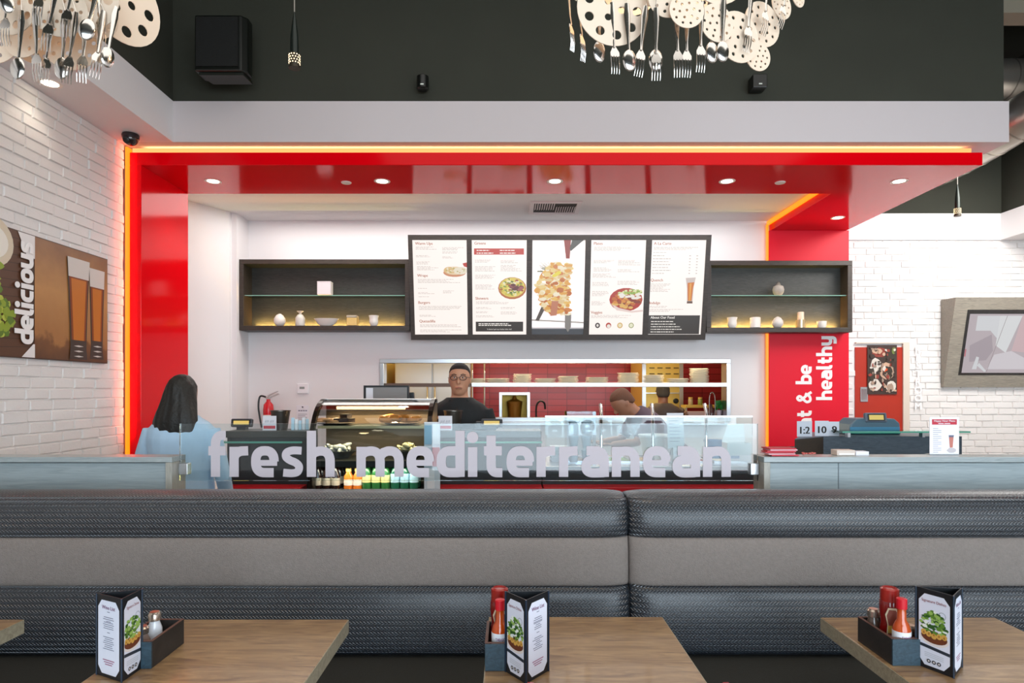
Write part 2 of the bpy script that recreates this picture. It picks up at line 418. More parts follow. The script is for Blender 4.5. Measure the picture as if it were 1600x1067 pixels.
FLOORM = wood('#6d665e', '#8f877c', (1, 6, 1), .5)
struct(MB().box(-3.6, 6.4, -4.2, 10.2, -.1, 0).build('floor', FLOORM))
struct(MB().box(-3.6, 6.4, -4.2, 10.2, 5.1, 5.2).build('ceiling', DARKW))
mb = MB(); bricks(mb, (-2.98, -4, 0), (0, 1, 0), (1, 0, 0), 8.94, .5, 3.446); mb.box(-3.3, -2.985, -4, 4.94, 0, 3.446)
struct(mb.build('wall_left', BRICKM))
struct(MB().box(-3.5, -3.3, -4, 10, 0, 5.1).build('wall_outer_left', WHITE))
# plaster soffit band that runs along the left wall and across the front, dark painted walls above it
struct(MB().box(-3.3, -2.57, -4, 4.90, 3.446, 3.76).build('trim_1', WHITE))
struct(MB().box(-3.3, 3.83, 4.90, 5.62, 3.447, 3.76).build('trim_2', mat('#d6cccc', .7)))
struct(MB().box(-3.3, -2.58, -4, 4.915, 3.761, 5.1).build('wall_left_upper', DARKW))
struct(MB().box(-2.58, 3.80, 4.915, 5.6, 3.761, 5.1).build('wall_front_upper', DARKW))
# back wall in white plaster with the kitchen pass cut through
PX0, PX1, PZ0, PZ1 = -1.42, 2.44, 1.20, 1.89
mb = MB(); mb.box(-3.3, PX0, YB, YB+.14, 0, 3.42); mb.box(PX1, 3.74, YB, YB+.14, 0, 3.42)
mb.box(PX0, PX1, YB, YB+.14, 0, PZ0); mb.box(PX0, PX1, YB, YB+.14, PZ1, 3.42)
struct(mb.build('wall_back', WHITE))
mb = MB(); mb.prism([(-3.3, 5.0), (-3.2, 5.0), (-3.2, 6.25), (-2.93, 6.71), (-2.93, YB), (-3.3, YB)], 2, 0, 3.416)
mb.box(-2.955, -2.875, 6.76, YB, 0, 3.416)
struct(mb.build('wall_service_left', WHITE))
struct(MB().box(-3.3, 2.86, 5.64, YB+.1, 3.416, 3.5).build('ceiling_service', WHITE))
# right-hand back wall: brick below, plaster band, dark above, and the side wall round the corner
DX0, DX1, DZ = 3.82, 4.37, 2.06
mb = MB(); bricks(mb, (3.73, YB, 0), (1, 0, 0), (0, -1, 0), 2.42, .5, 3.2, holes=((.05, .68, 0, 2.09),)); mb.box(3.73, 6.2, YB+.005, YB+.14, 0, 3.21)
struct(mb.build('wall_back_right', BRICKM))
mb = MB(); bricks(mb, (6.15, YB, 0), (0, -1, 0), (-1, 0, 0), 3.5, .5, 3.2); mb.box(6.155, 6.3, -4, YB+.1, 0, 3.21)
struct(mb.build('wall_right', BRICKM))
struct(MB().box(3.7, 6.3, YB-.03, YB+.14, 3.2, 3.49).build('trim_3', WHITE))
struct(MB().box(5.41, 6.3, -4, YB-.031, 3.2, 3.49).build('trim_4', WHITE))
struct(MB().box(2.0, 5.45, YB, YB+.14, 3.49, 5.1).build('wall_back_upper', DARKW))
struct(MB().box(5.44, 6.3, -4, YB, 3.49, 5.1).build('wall_right_upper', DARKW))
# kitchen behind the pass
TILE = tilemat()
struct(MB().box(-1.9, 3.4, 9.6, 9.7, 0, 2.9).build('wall_kitchen', TILE))
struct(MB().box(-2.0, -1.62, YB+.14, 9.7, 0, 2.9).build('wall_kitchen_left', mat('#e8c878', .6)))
struct(MB().box(3.4, 3.5, YB+.14, 9.7, 0, 2.9).build('wall_kitchen_right', TILE))
struct(MB().box(-2.0, 3.5, YB+.14, 9.7, 2.9, 2.95).build('ceiling_kitchen', WHITE))
# street front behind the camera: piers, mullions, glass down to the floor
mb = MB(); mb.box(-3.5, -1.3, -4.2, -4.0, 0, 5.1); mb.box(6.15, 6.3, -4.2, -4.0, 0, 5.1); mb.box(-1.3, 6.15, -4.2, -4.0, 3.6, 5.1)
struct(mb.build('wall_street', DARKW))
for i in range(4):
    x0 = -1.3 + i*1.8625; m_ = MB(); m_.frame(x0, x0+1.86, .02, 3.6, .05, -4.15, -4.05); m_.box(x0+.05, x0+1.81, -4.15, -4.05, 2.5, 2.55)
    w_ = struct(m_.build('window_%d' % (i+1), mat('#4a4c4e', .4, .6)))
    MB().box(x0+.05, x0+1.81, -4.105, -4.095, .07, 3.55).build('pane', GLASS, w_)
struct(MB().box(-12, 14, -16, -4.2, -.2, -.1).build('ground', mat('#9a9a98', .9)))

# door with its frame, push plate and poster panel
d = struct(MB().box(DX1-.07+.04, DX1+.04, YB-.03, YB+.01, 0, DZ).box(DX0, DX1+.04, YB-.03, YB+.01, DZ, DZ+.015).build('door_1', mat('#d9cbbd', .6)))
MB().box(DX0, DX1-.03, YB-.012, YB+.002, 0, DZ-.04).build('door_leaf', mat('#b02a12', .4, vary=.08), d)
m_ = MB(); m_.box(DX0+.055, DX0+.135, YB-.02, YB-.012, 1.42, 1.58); MBp = m_
for k in range(5): m_.tube([(DX0+.07+.012*k, YB-.021, 1.44), (DX0+.07+.012*k, YB-.024, 1.56)], .003, 5)
m_.build('push_plate', STEEL, d, label='patterned steel push plate')

# ------------------------------------------------------------------ red canopy
YC = 4.97
can = T('red_canopy', 'glossy red canopy on two legs framing the service counter', 'canopy', (-2.9, YC, 0))
ox, oy = -2.9, YC
def loc_(mb_): mb_.v = [(x-ox, y-oy, z) for x, y, z in mb_.v]; return mb_
loc_(MB().prism([(-2.945, YC), (3.68, YC), (3.70, YB-.02), (2.87, YB-.02), (2.87, 5.70), (-2.945, 5.70)], 2, 3.295, 3.394)).build('overhead_panel', RED, can, bevel=.004)
loc_(MB().box(-2.945, -2.855, YC, 5.70, 0, 3.295)).build('left_leg', RED, can, bevel=.004)
loc_(MB().box(2.85, 3.72, YB-.07, YB-.01, .93, 3.295)).build('right_leg', mat('#e0102c', .45, spec=.3), can, bevel=.003)
loc_(MB().box(-2.93, 3.60, YC+.012, YC+.03, 3.394, 3.43)).build('light_strip', LEDW, can, label='orange glowing light strip on the front edge')
loc_(MB().box(-2.968, -2.949, YC-.02, YC+.04, .4, 3.43)).build('light_strip', LEDM, can, label='orange glowing light strip beside the left leg')
loc_(MB().box(2.835, 2.862, 5.72, YB-.03, 3.36, 3.40)).build('light_strip', LEDM, can, label='orange glowing light strip on the inner edge')
loc_(MB().box(2.825, 2.845, YB-.06, YB-.03, .93, 3.36)).build('light_strip', LEDM, can, label='orange glowing light strip beside the right leg')

# wall lettering on the red leg, standing letters turned to read upwards
t = T('wall_lettering', 'white words eat & be healthy running up the red wall panel', 'sign', (3.3, YB-.072, 1.1))
def rot_word(name, w, xh, x_base, z_start, z_end, par, depth=.006, y=0):
    nat = wordwidth(w)*xh; ext = (z_end-z_start-nat)/(len(w)-1); x = 0
    for c in w:
        if c != ' ':
            m_ = MB(); letter(m_, c, xh, x, (x_base, y, z_start), (0, 0, 1), (-1, 0, 0), depth); m_.build('letter', mat('#f4f0f0', .5), par)
        x += adv(c, .05)*xh + ext
s_ = 1/ (YB-.07) * 1000
rot_word('words', 'eat & be', 16.5/s_, (1268-795)/s_-3.3, 1.55-(683-609)/s_-1.1, 1.55+(609-570)/s_-1.1, t)
rot_word('words', 'healthy', 16.5/s_, (1300-795)/s_-3.3, 1.55-(625-609)/s_-1.1, 1.55+(609-525)/s_-1.1, t)

m_ = MB()
for k, c in enumerate('RESTROOM'):
    text(m_, c, .105, (4.5, 0, 2.035-.0895*k-.075), align=.5, off=.016, bold=1)
o = m_.build('restroom_sign', mat('#ffffff', .4), loc=(0, YB-.018, 0)); md = o.modifiers.new('thick', 'SOLIDIFY'); md.thickness = .006
tag(o, 'white RESTROOM letters stacked down the white brick beside the door', 'sign')

# poster on the door
m_ = MB(); s_ = 1000/(YB-.02)
px = lambda x: (x-795)/s_; pz = lambda y: 1.55+(609-y)/s_
x0, x1, z0, z1 = px(1355), px(1401), pz(616), pz(539)
m_.box(x0, x1, 0, .006, z0, z1)
def blob(m_, cx, cz, rx, rz, y, n=9, jag=.25):
    pts = [(cx + rx*cos(2*pi*i/n)*random.uniform(1-jag, 1), y, cz + rz*sin(2*pi*i/n)*random.uniform(1-jag, 1)) for i in range(n)]
    m_.add(pts, [tuple(range(n))])
k = 1
for cx, cz, rx, rz, mi in [(1375, 551, 14, 9, 1), (1369, 548, 9, 5, 2), (1390, 560, 10, 14, 3), (1368, 572, 10, 14, 4), (1385, 580, 14, 16, 2), (1387, 582, 9, 11, 3), (1384, 580, 4, 5, 5), (1366, 602, 12, 11, 4), (1392, 604, 9, 10, 4), (1390, 606, 6, 8, 6), (1362, 585, 5, 12, 3), (1396, 548, 4, 6, 7)]:
    m_.mi = mi; blob(m_, px(cx), pz(cz), rx/s_, rz/s_, -.0004*k, 11); k += 1
for q_ in range(70):
    m_.mi = random.choice((0, 1, 2, 3, 4, 6, 3, 0)); blob(m_, px(random.uniform(1358, 1398)), pz(random.uniform(542, 612)), random.uniform(1.2, 4.5)/s_, random.uniform(1.2, 5.5)/s_, -.0004*k, 8, .5); k += .25
o = m_.build('door_poster', [mat('#3c2a22', .5), mat('#8f3a2c', .5), mat('#c9a48a', .5), mat('#3a3024', .5), mat('#d9cfc4', .5), mat('#d8501c', .5), mat('#a58a78', .5), mat('#6d7a3a', .5)], loc=(0, YB-.025, 0))
tag(o, 'brown food photograph poster mounted on the red door', 'poster')

# ------------------------------------------------------------------ delicious poster (left wall), faces +X
pt = T('wall_picture', 'wide picture of salad and two beer glasses with the word delicious', 'picture', (-2.955, 4.0, 1.743))
def PW(y, z): return (y-4.0, z)
H_ = .766
fr = MB(); fr.box(-.012, .004, 3.15-4, 4.705-4, 0, H_); fr.build('board', mat('#4a3326', .5), pt)
amber = painted_ramp([(0, '#5f3a20'), (.16, '#7a4c28'), (.2, '#a8713e'), (.6, '#c08a52'), (1, '#8a5c38')], 2, 0, H_, noise=.35, nscale=7)
MB().quad((.006, -.02, .006), (.006, .70, .006), (.006, .70, H_-.006), (.006, -.02, H_-.006)).build('beer_photo', amber, pt)
m_ = MB()
for (cy, w0, w1, zt, zb) in ((.33, .122, .082, .70, .015), (.53, .092, .066, .665, .025)):
    for (a, b, mi, e) in ((zb, zt, 0, 0), (zb+.13, zt-.125, 1, .012), (zb+.13, zt-.14, 2, .03), (zt-.13, zt, 3, .003)):
        m_.mi = mi
        def hw(z): 
            f = (z-zb)/(zt-zb); return (w1 + (w0-w1)*max(0, f)**1.3)*.95 - e + (.012 if f < .12 else 0)
        y = cy + .05; zs = [a + (b-a)*q/8 for q in range(9)]; X = .007 + .0007*mi + (.003 if cy > .5 else 0)*0 + (.004 if cy < .5 else 0)
        L = [(X, y-hw(z), z) for z in zs]; Rr = [(X, y+hw(z), z) for z in zs]
        m_.add(L + Rr, [(q, q+1, 9+q+1, 9+q) for q in range(8)])
    m_.mi = 3
    for q in range(3): m_.add([(.0125, cy+.05+v*.05, zb+.02+.035*q+w*.006) for v, w in ((-1, 0), (0, -1), (1, 0), (0, 1))], [(0, 1, 2, 3)])
m_.build('beer_glasses', [mat('#40322a', .4), mat('#8a3d0c', .4), mat('#c8721c', .4), mat('#d8cfc8', .5)], pt)
m_ = MB(); m_.quad((.006, -.85, .006), (.006, -.06, .006), (.006, -.06, H_-.006), (.006, -.85, H_-.006))
for i in range(14): # dark wood boards of the photo
    m_.mi = 1; z = .02 + i*.05; m_.quad((.0065, -.85, z), (.0065, -.06, z+.05), (.0065, -.06, z+.054), (.0065, -.85, z+.004))
m_.mi = 2; m_.add([(.0072, -.36+.17*cos(a*pi/12), .66+.15*sin(a*pi/12)*1) for a in range(24)], [tuple(range(24))])
m_.mi = 5; m_.add([(.0075, -.36+.13*cos(a*pi/12), .66+.10*sin(a*pi/12)*1) for a in range(24)], [tuple(range(24))])
for i in range(150):
    m_.mi = random.choice((3, 3, 4, 6)); a = random.random(); y = -.50 + .24*random.random()+.06*sin(a*6); z = .12 + a*.42
    m_.add([(.008+.00003*i, y+random.uniform(.6, 1)*.035*cos(q*pi/4), z+random.uniform(.5, 1)*.03*sin(q*pi/4)) for q in range(8)], [tuple(range(8))])
m_.mi = 7; m_.add([(.0135, -.55+.14*cos(a*pi/12), .42+.1*sin(a*pi/12)) for a in range(24)], [tuple(range(24))])
m_.mi = 8; m_.add([(.0137, -.55+.13*cos(a*pi/12), .30+.09*sin(a*pi/12)) for a in range(24)], [tuple(range(24))])
m_.build('salad_photo', [mat('#5a3823', .5), mat('#3f2616', .5), mat('#dccdb4', .5), mat('#8fa32c', .5), mat('#5c7a1e', .5), mat('#f2ece0', .5), mat('#b9c24a', .5), mat('#c8401c', .5), mat('#7c2a48', .5)], pt)
MB().quad((.0095, -.085, .62), (.0095, -.022, .62), (.0095, -.022, H_-.006), (.0095, -.16, H_-.006)).build('white_corner', mat('#f0ecea', .5), pt)
MB().quad((.0095, -.13, .006), (.0095, -.022, .006), (.0095, -.022, .09), (.0095, -.035, .09)).build('white_corner', mat('#f0ecea', .5), pt)
m_ = MB(); word(m_, 'delicious', .098, (.018, -.045, .085), (0, 0, 1), (0, -1, 0), .003, total=.63); m_.build('words', mat('#fbf8f6', .4), pt)

# ------------------------------------------------------------------ half walls and glass screen
def at(x, D): return (x-795)*D/1000
def halfwall(name, label, x0, x1, inner):
    t = T(name, label, 'half wall', ((x0+x1)/2, 3.06, 0)); w = (x1-x0)/2
    MB().box(-w+(.031 if inner < 0 else 0), w-(.031 if inner > 0 else 0), -.045, .055, 0, 1.205).build('panel', PALEW, t)
    m_ = MB(); m_.box(-w, w, -.06, .07, 1.2095, 1.235)
    m_.build('top_board', wood('#8f9a9c', '#b0b8b8', (1.2, 20, 20), .35, coat=.2), t, bevel=.002)
    xi = w if inner > 0 else -w
    MB().box(min(xi, xi-inner*.03), max(xi, xi-inner*.03), -.06, .07, .0, 1.209).build('end_post', wood('#9a9890', '#b6b2a6', (12, 12, 1.5), .4), t, bevel=.002)
    return t
halfwall('half_wall', 'pale wood half wall on the left behind the banquette', -2.965, -1.58, 1)
hr = halfwall('half_wall', 'pale wood half wall on the right behind the banquette', 1.196, 6.14, -1)
m_ = MB(); m_.box(at(1310, 3.015)-3.668-.002, at(1310, 3.015)-3.668+.002, -.047, -.0455, .0, 1.205)
m_.build('panel_joint', mat('#6f7a7e', .6), hr)
gs = T('glass_screen', 'clear glass screen with frosted words fresh mediterranean', 'glass screen', (-.19, 3.075, 1.114))
MB().box(-1.39, 1.385, -.005, .005, 0, .274).build('pane', PANEL, gs)
FROST = mat('#c9c0c6', .6, name='frosted_film')
s_ = 1000/3.068
def glassword(w, xa, xb):
    xh = 47.5/s_; nat = wordwidth(w)*xh; ext = ((xb-xa)/s_ - nat)/(len(w)-1); x = 0
    for c in w:
        m_ = MB(); letter(m_, c, xh, x, ((xa-795)/s_+.19, -.0075, 1.55-(745-609)/s_-1.114), (1, 0, 0), (0, 0, 1), .0015, .305)
        m_.build('letter', FROST, gs); x += adv(c, .05)*xh + ext
glassword('fresh', 322, 524); glassword('mediterranean', 557, 1143)
for x in (-1.385, 1.345):
    MB().box(x-.0, x+.04, -.02, .02, .03, .085).build('clamp', STEEL, gs, bevel=.002)
    MB().box(x+(-.05 if x < 0 else .04), x+(0 if x < 0 else .05), -.012, .012, .035, .08).build('clamp', STEEL, gs, bevel=.002)

# ------------------------------------------------------------------ banquette
prof_all = [('lower_cushion', [(2.665, .455), (2.625, .465), (2.605, .50), (2.598, .56), (2.597, .62), (2.603, .68), (2.615, .725), (2.632, .743)]),
            ('fabric_band', [(2.632, .743), (2.622, .752), (2.618, .78), (2.618, .84), (2.622, .90), (2.632, .932), (2.642, .94)]),
            ('upper_cushion', [(2.642, .94), (2.632, .955), (2.628, .99), (2.634, 1.04), (2.652, 1.083), (2.685, 1.108), (2.735, 1.121), (2.79, 1.118), (2.84, 1.10), (2.86, 1.07)])]
def banquette(label, x0, x1, ends):
    t = T('banquette', label, 'banquette', ((x0+x1)/2, 2.8, 0)); w = (x1-x0)/2
    xs = []
    for e, sg in ((ends[0], -1), (ends[1], 1)):
        if e: xs += [sg*(w - .13*(i/12)**1.6) for i in range(13)]
        else: xs.append(sg*w)
    xs += [-w + 2*w*i/24 for i in range(1, 24)]; xs = sorted(set(round(x, 4) for x in xs))
    def fall(x):
        dd = 1
        if ends[0]: dd = min(dd, (x+w)/.13)
        if ends[1]: dd = min(dd, (w-x)/.13)
        return 1 - math.sqrt(max(0, 1-(1-max(0, min(1, dd)))**2))
    for nm, pr in prof_all:
        P = [(v.x-2.8, v.y) for v in catmull([(a, b, 0) for a, b in pr], 4)]
        m_ = MB(); m_.uv = []; arc = 0; n = len(P)
        A = [0]
        for i in range(1, n): A.append(A[-1] + math.hypot(P[i][0]-P[i-1][0], P[i][1]-P[i-1][1]))
        for x in xs:
            k = fall(x)
            for i, (y, z) in enumerate(P):
                sink = k*.045
                m_.v.append((x + 0, y + sink, z - (k*.022 if nm == 'upper_cushion' and i > n*.5 else 0))); m_.uv.append((x, A[i]+pr[0][1]))
        for a in range(len(xs)-1):
            for i in range(n-1): m_.f.append((a*n+i, (a+1)*n+i, (a+1)*n+i+1, a*n+i+1)); m_.m.append(0)
        # end caps so the cushion is a closed body
        for a in ((0), (len(xs)-1)):
            b0 = len(m_.v); m_.v.append((xs[a], .05, P[n//2][1])); m_.uv.append((0, 0))
            for i in range(n-1): m_.f.append((a*n+i, a*n+i+1, b0)); m_.m.append(0)
        m_.build(nm, BAND if nm == 'fabric_band' else WEAVE, t, smooth=True, auto=60)
    MB().box(-w+.004, w-.004, -.12, .12, .05, 1.06).build('back_frame', BLACKM, t)
    m_ = MB(); m_.prism([(-.14, .10), (-.14, .455), (-.60, .455), (-.635, .445), (-.65, .41), (-.65, .34), (-.62, .10)], 0, -w+.004, w-.004)
    m_.build('seat', SEATM, t, bevel=.004)
    MB().box(-w+.004, w-.004, -.60, .12, 0, .10).build('plinth', BLACKM, t)
    return t
banquette('dark woven vinyl banquette section left of the seam, grey fabric band', -2.95, .497, (0, 1))
banquette('dark woven vinyl banquette section right of the seam, grey fabric band', .499, 6.13, (1, 0))

# ------------------------------------------------------------------ tables
def table(label, x0, x1, yb=2.24, first=None):
    xc = (x0+x1)/2; yc = yb-.38
    if first: return dup(first, (xc, yc, 0), label=label, group='wood-topped dining tables')
    t = T('dining_table', label, 'table', (xc, yc, 0), group='wood-topped dining tables')
    w = (x1-x0)/2; MB().box(-w+.002, w-.002, -.378, .378, .702, .7501).build('table_top', TABLEW, t, bevel=.002)
    m_ = MB(); m_.frame(-w, w, -.38, .38, .003, -.702, -.7485)
    m_.v = [(x, z, -y) for x, y, z in m_.v]; m_.build('edge_band', EDGEW, t)
    MB().lathe([(.035, .03), (.035, .69)], seg=16).build('column', BLACK, t, smooth=True)
    m_ = MB(); m_.box(-.14, .14, -.14, .14, .69, .7015); m_.build('top_plate', BLACK, t)
    m_ = MB(); m_.box(-.24, .24, -.035, .035, 0, .03); m_.box(-.035, .035, -.27, -.036, 0, .03); m_.box(-.035, .035, .036, .27, 0, .03); m_.build('base', BLACK, t, bevel=.006)
    return t
tw = .612
tb = table('wooden table in the middle with the red chair tucked at it', -.07, -.07+tw, 2.257)
table('wooden table carrying the holder turned to its list side and shaker jars', -1.17+.0, -1.17+tw, 2.232, tb)
table('wooden table cut off by the left edge of the photo', -1.69-tw, -1.69, 2.232, tb)
table('wooden table on the right carrying two sauce bottles and a holder', 1.096, 1.096+tw, 2.252, tb)

# ================================================================== SERVICE COUNTER
def at(x, D): return (x-795)*D/1000
def zt(y, D): return 1.55+(609-y)*D/1000
DARKC = mat('#2a2c2d', .4, name='dark_laminate')
GE = mat('#5fae96', .25, name='green_glass_edge')
def counter(label, xa, xb, yf=4.35, top=1.27):
    x0, x1 = at(xa, yf), at(xb, yf); xc = (x0+x1)/2; w = (x1-x0)/2
    t = T('service_counter', label, 'counter', (xc, yf+.3, 0))
    MB().box(-w, w, -.27, -.03, 0, top-.045).build('body', DARKC, t)
    MB().box(-w, w, -.30, -.03, top-.045, top).build('top_board', mat('#3b3a34', .35), t, bevel=.003)
    MB().box(-w, w, -.38, -.285, top-.075, top-.065).build('glass_ledge', glass((.7, .9, .84)), t)
    MB().box(-w, w, -.384, -.381, top-.076, top-.064).build('ledge_edge', GE, t)
    MB().box(-w, w, -.42, -.275, .865, .905).build('tray_rail', mat('#c81420', .35), t, bevel=.004, label='red rail along the counter front')
    return t
cl = counter('dark service counter section left of the pastry case', 352, 478)
cr = counter('dark service counter section right of the pastry case under the till', 678, 846)
# lower serving line with sneeze guard
yf = 4.35; x0, x1 = at(848, yf), at(1186, yf); xc = (x0+x1)/2; w = (x1-x0)/2
sl = T('serving_line', 'steel serving line with a glass sneeze guard right of the till', 'serving counter', (xc, yf+.3, 0))
MB().box(-w, w, -.27, .45, 0, 1.0).build('body', DARKC, sl)
MB().box(-w, w, -.29, .45, 1.0, 1.03).build('worktop', STEEL, sl, bevel=.003)
MB().box(-w, w, -.42, -.275, .865, .905).build('tray_rail', mat('#c81420', .35), sl, bevel=.004, label='red rail along the counter front')
for px_ in (951, 1038, 1128):
    x = at(px_, 4.12)-xc
    m_ = MB(); m_.tube([(x, -.2, 1.03), (x, -.2, 1.40), (x, -.16, 1.45)], .012, 10); m_.build('post', CHROME, sl, smooth=True)
MB().box(-w+.02, w-.02, -.235, -.229, 1.10, 1.36).build('guard_glass', glass(), sl)
MB().box(-w+.02, w-.02, -.236, -.228, 1.36, 1.372).build('guard_rail', STEEL, sl)
for i in range(5):
    xx = -w+.15+i*.27
    m_ = MB(); m_.frame(xx, xx+.24, -.1, .22, .02, 0, .012); m_.v = [(x, z, 1.031+y) for x, y, z in m_.v]
    m_.build('food_pan', STEEL, sl)
    MB().box(xx+.02, xx+.22, -.08, .20, 1.031, 1.036).build('food', mat(['#7a5a3a', '#6d8a3a', '#c8a060', '#a83a28', '#e0d8c0'][i], .7, bump=.8, bscale=60), sl)

# white tubs, cartons and papers on the serving line
def tub(label, x, y, z, r0, r1, h, col):
    t = T('food_tub', label, 'tub', (x, y, z))
    MB().lathe([(r0, 0), (r1, h-.012), (r1+.006, h-.012), (r1+.006, h), (r1-.004, h), (r0-.003, .004)], seg=24).build('bowl', mat(col, .35), t, smooth=True)
    return t
tub('big white plastic tub behind the letters on the serving line', at(1030, 4.62), 4.72, 1.044-.013, .085, .125, .19, '#f1f1f2')
tub('small blue tub near the right end of the serving line', at(1119, 4.8), 4.85, 1.031, .055, .07, .14, '#2f6fa8')
t = T('napkin_stack', 'stack of white napkins beside the clear box', 'napkins', (at(876, 4.62), 4.70, 1.031))
m_ = MB()
for k in range(9): 
    M_ = Matrix.Translation((random.uniform(-.006, .006), random.uniform(-.006, .006), 0)); m_.box(-.07, .07, -.07, .07, k*.012, k*.012+.010, M_)
m_.build('napkins', PAPER, t)
t = T('clear_box', 'clear plastic box of white cups on the serving line', 'box', (at(905, 4.55), 4.50, 1.031))
MB().box(-.1, .1, -.09, .09, .0, .37).build('shell', glass((.9, .95, 1.0), 1.6), t)
for dz in (0, .1, .2):
    for dx in (-.045, .045):
        MB().lathe([(.026, .006), (.036, .09), (.038, .092), (.034, .094), (.024, .012)], (dx, 0, dz+.004), 16).build('cup', mat('#eef0f5', .4), t, smooth=True)
t = T('paper_notice', 'white printed sheet standing above the serving line', 'paper', (at(1060, 4.40), 4.44, 1.031))
M_ = Matrix.Rotation(R(-8), 4, 'X')
MB().box(-.058, .058, 0, .002, .11, .36, M_).build('sheet', PAPER, t)
m_ = MB()
for k in range(7): m_.box(-.045, .02+.02*random.random(), -.0015, -.0005, .16+k*.024, .163+k*.024, M_)
m_.build('printed_lines', mat('#8c90a8', .6), t)
MB().box(-.03, .03, -.02, .05, 0, .12).build('stand', STEEL, t)
t = T('white_carton', 'white carton with its flap open at the right end of the serving line', 'carton', (at(1160, 4.5), 4.62, 1.031))
m_ = MB(); m_.frame(-.085, .085, -.06, .06, .004, 0, .14); m_.v = [(x, z, y) for x, y, z in m_.v]; m_.box(-.085, .085, -.06, .06, 0, .004); m_.build('body', mat('#f0f0f2', .6), t)
m_ = MB(); m_.add([(-.085, .06, .14), (.085, .06, .14), (.085, .09, .27), (-.03, .09, .27)], [(0, 1, 2, 3)]); o = m_.build('flap', mat('#f4f4f6', .6), t); md = o.modifiers.new('t', 'SOLIDIFY'); md.thickness = .003
m_ = MB(); m_.box(-.06, .0, -.0605, -.0602, .03, .05); m_.build('print', mat('#9fb4d0', .6), t)

# pastry case
yc = 4.22; x0, x1 = at(481, yc), at(672, yc); w = (x1-x0)/2; xc = (x0+x1)/2; top = zt(624, yc)
pc = T('pastry_case', 'curved glass pastry display case with lit shelves and bottle cooler below', 'display case', (xc, yc, 0))
arcp = [(.36 - .36*cos(R(90)*i/12)**.9 if i < 12 else .36, 1.10 + (top-1.10)*sin(R(90)*i/12)) for i in range(13)]   # (y, z) front curve, rising back
for sx in (-w, w-.028):
    m_ = MB(); a_ = arcp; b_ = [(y+.028, z-.02) for y, z in arcp]
    for i in range(12): m_.prism([a_[i], a_[i+1], b_[i+1], b_[i]], 0, sx, sx+.028)
    m_.box(sx, sx+.028, 0, .03, .12, 1.11); m_.build('side_frame', mat('#2a211b', .25, .6), pc)
m_ = MB(); g = [(y+.008, z-.004) for y, z in arcp]; n = len(g)
m_.loft([[(-w+.028, y, z) for y, z in g] + [(-w+.028, y+.004, z-.003) for y, z in reversed(g)], [(w-.028, y, z) for y, z in g] + [(w-.028, y+.004, z-.003) for y, z in reversed(g)]], cap=False)
m_.build('curved_glass', glass((.97, .98, .97), .8), pc, smooth=True)
MB().box(-w, w, .34, .44, top-.03, top).build('top_board', STEEL, pc, bevel=.003)
MB().box(-w, w, .42, .44, .12, top-.03).build('back_panel', mat('#5a4a38', .4), pc)
for s_2 in (-1, 1): MB().box(min(s_2*w, s_2*(w-.012)), max(s_2*w, s_2*(w-.012)), .05, .42, .12, 1.10).build('side_panel', mat('#1c1a18', .4), pc)
MB().box(-w+.02, w-.02, .05, .415, 1.035, 1.075).build('deck', mat('#232524', .35), pc)
MB().box(-w+.012, w-.012, .02, .415, .02, .86).build('cooler_base', mat('#232221', .4), pc)
MB().box(-w+.012, w-.012, .10, .415, .861, .868).build('bottle_shelf', mat('#4a4a48', .4), pc)
zs = zt(664, 4.45)
MB().box(-w+.035, w-.035, .10, .415, zs-.012, zs).build('shelf', mat('#30302c', .3, .3), pc)
MB().box(-w+.035, w-.035, .095, .10, zs-.016, zs+.002).build('shelf_edge', mat('#c8b890', .3, .7), pc)
zs2 = 1.075
o = MB().tube([(-w+.10, .34, top-.065), (w-.22, .34, top-.065)], .011, 10).build('light_tube', emis('#ffd89a', 9), pc, smooth=True)
l = bpy.data.lights.new('case_light', 'AREA'); l.shape = 'RECTANGLE'; l.size = .7; l.size_y = .05; l.energy = 4.5; l.color = (1, .82, .5)
lo = bpy.data.objects.new('case_light', l); COL.objects.link(lo); lo.location = (xc, yc+.33, top-.085)
l = bpy.data.lights.new('case_light', 'AREA'); l.shape = 'RECTANGLE'; l.size = .7; l.size_y = .05; l.energy = 2.5; l.color = (1, .82, .5)
lo = bpy.data.objects.new('case_light', l); COL.objects.link(lo); lo.location = (xc, yc+.2, zs-.03)
l = bpy.data.lights.new('cooler_light', 'AREA'); l.shape = 'RECTANGLE'; l.size = .7; l.size_y = .05; l.energy = 2.0; l.color = (1, .9, .7)
lo = bpy.data.objects.new('cooler_light', l); COL.objects.link(lo); lo.location = (xc, yc+.10, 1.02)
def platter(label, x, z, rx=.13):
    t = T('platter', label, 'platter', (x, yc+.255, z))
    MB().lathe([(rx*.6, 0), (rx, .012), (rx+.004, .016), (rx*.62, .006)], seg=28, sy=.75).build('plate', CHROME, t, smooth=True); return t
def pastry(kind, label, x, y, z, col, rz, group):
    m_ = MB()
    if kind == 'cookie':
        m_.lathe([(.005, 0), (.036, .002), (.04, .009), (.03, .016), (.005, .019)], seg=14)
    elif kind == 'brownie':
        m_.box(-.03, .03, -.03, .03, 0, .028)
    else:
        pts = [(.035*cos(a), .035*sin(a)*.8, .016) for a in [R(k) for k in range(200, 521, 32)]]
        m_.tube(pts, [.008, .013, .016, .018, .02, .02, .018, .016, .013, .010, .008][:len(pts)], 8)
    o = m_.build(kind, mat(col, .65, bump=.6, bscale=120, vary=.3, vscale=60), smooth=(kind != 'brownie'), loc=(x, y, z)); o.rotation_euler = (random.uniform(-.2, .2)*0, 0, rz)
    return tag(o, label, 'pastry', group)
p1x = at(530, 4.58); p2x = at(630, 4.58)
platter('round metal platter of brownies and cookies on the upper case shelf', p1x, zs)
platter('round metal platter of golden pastries on the upper case shelf', p2x, zs)
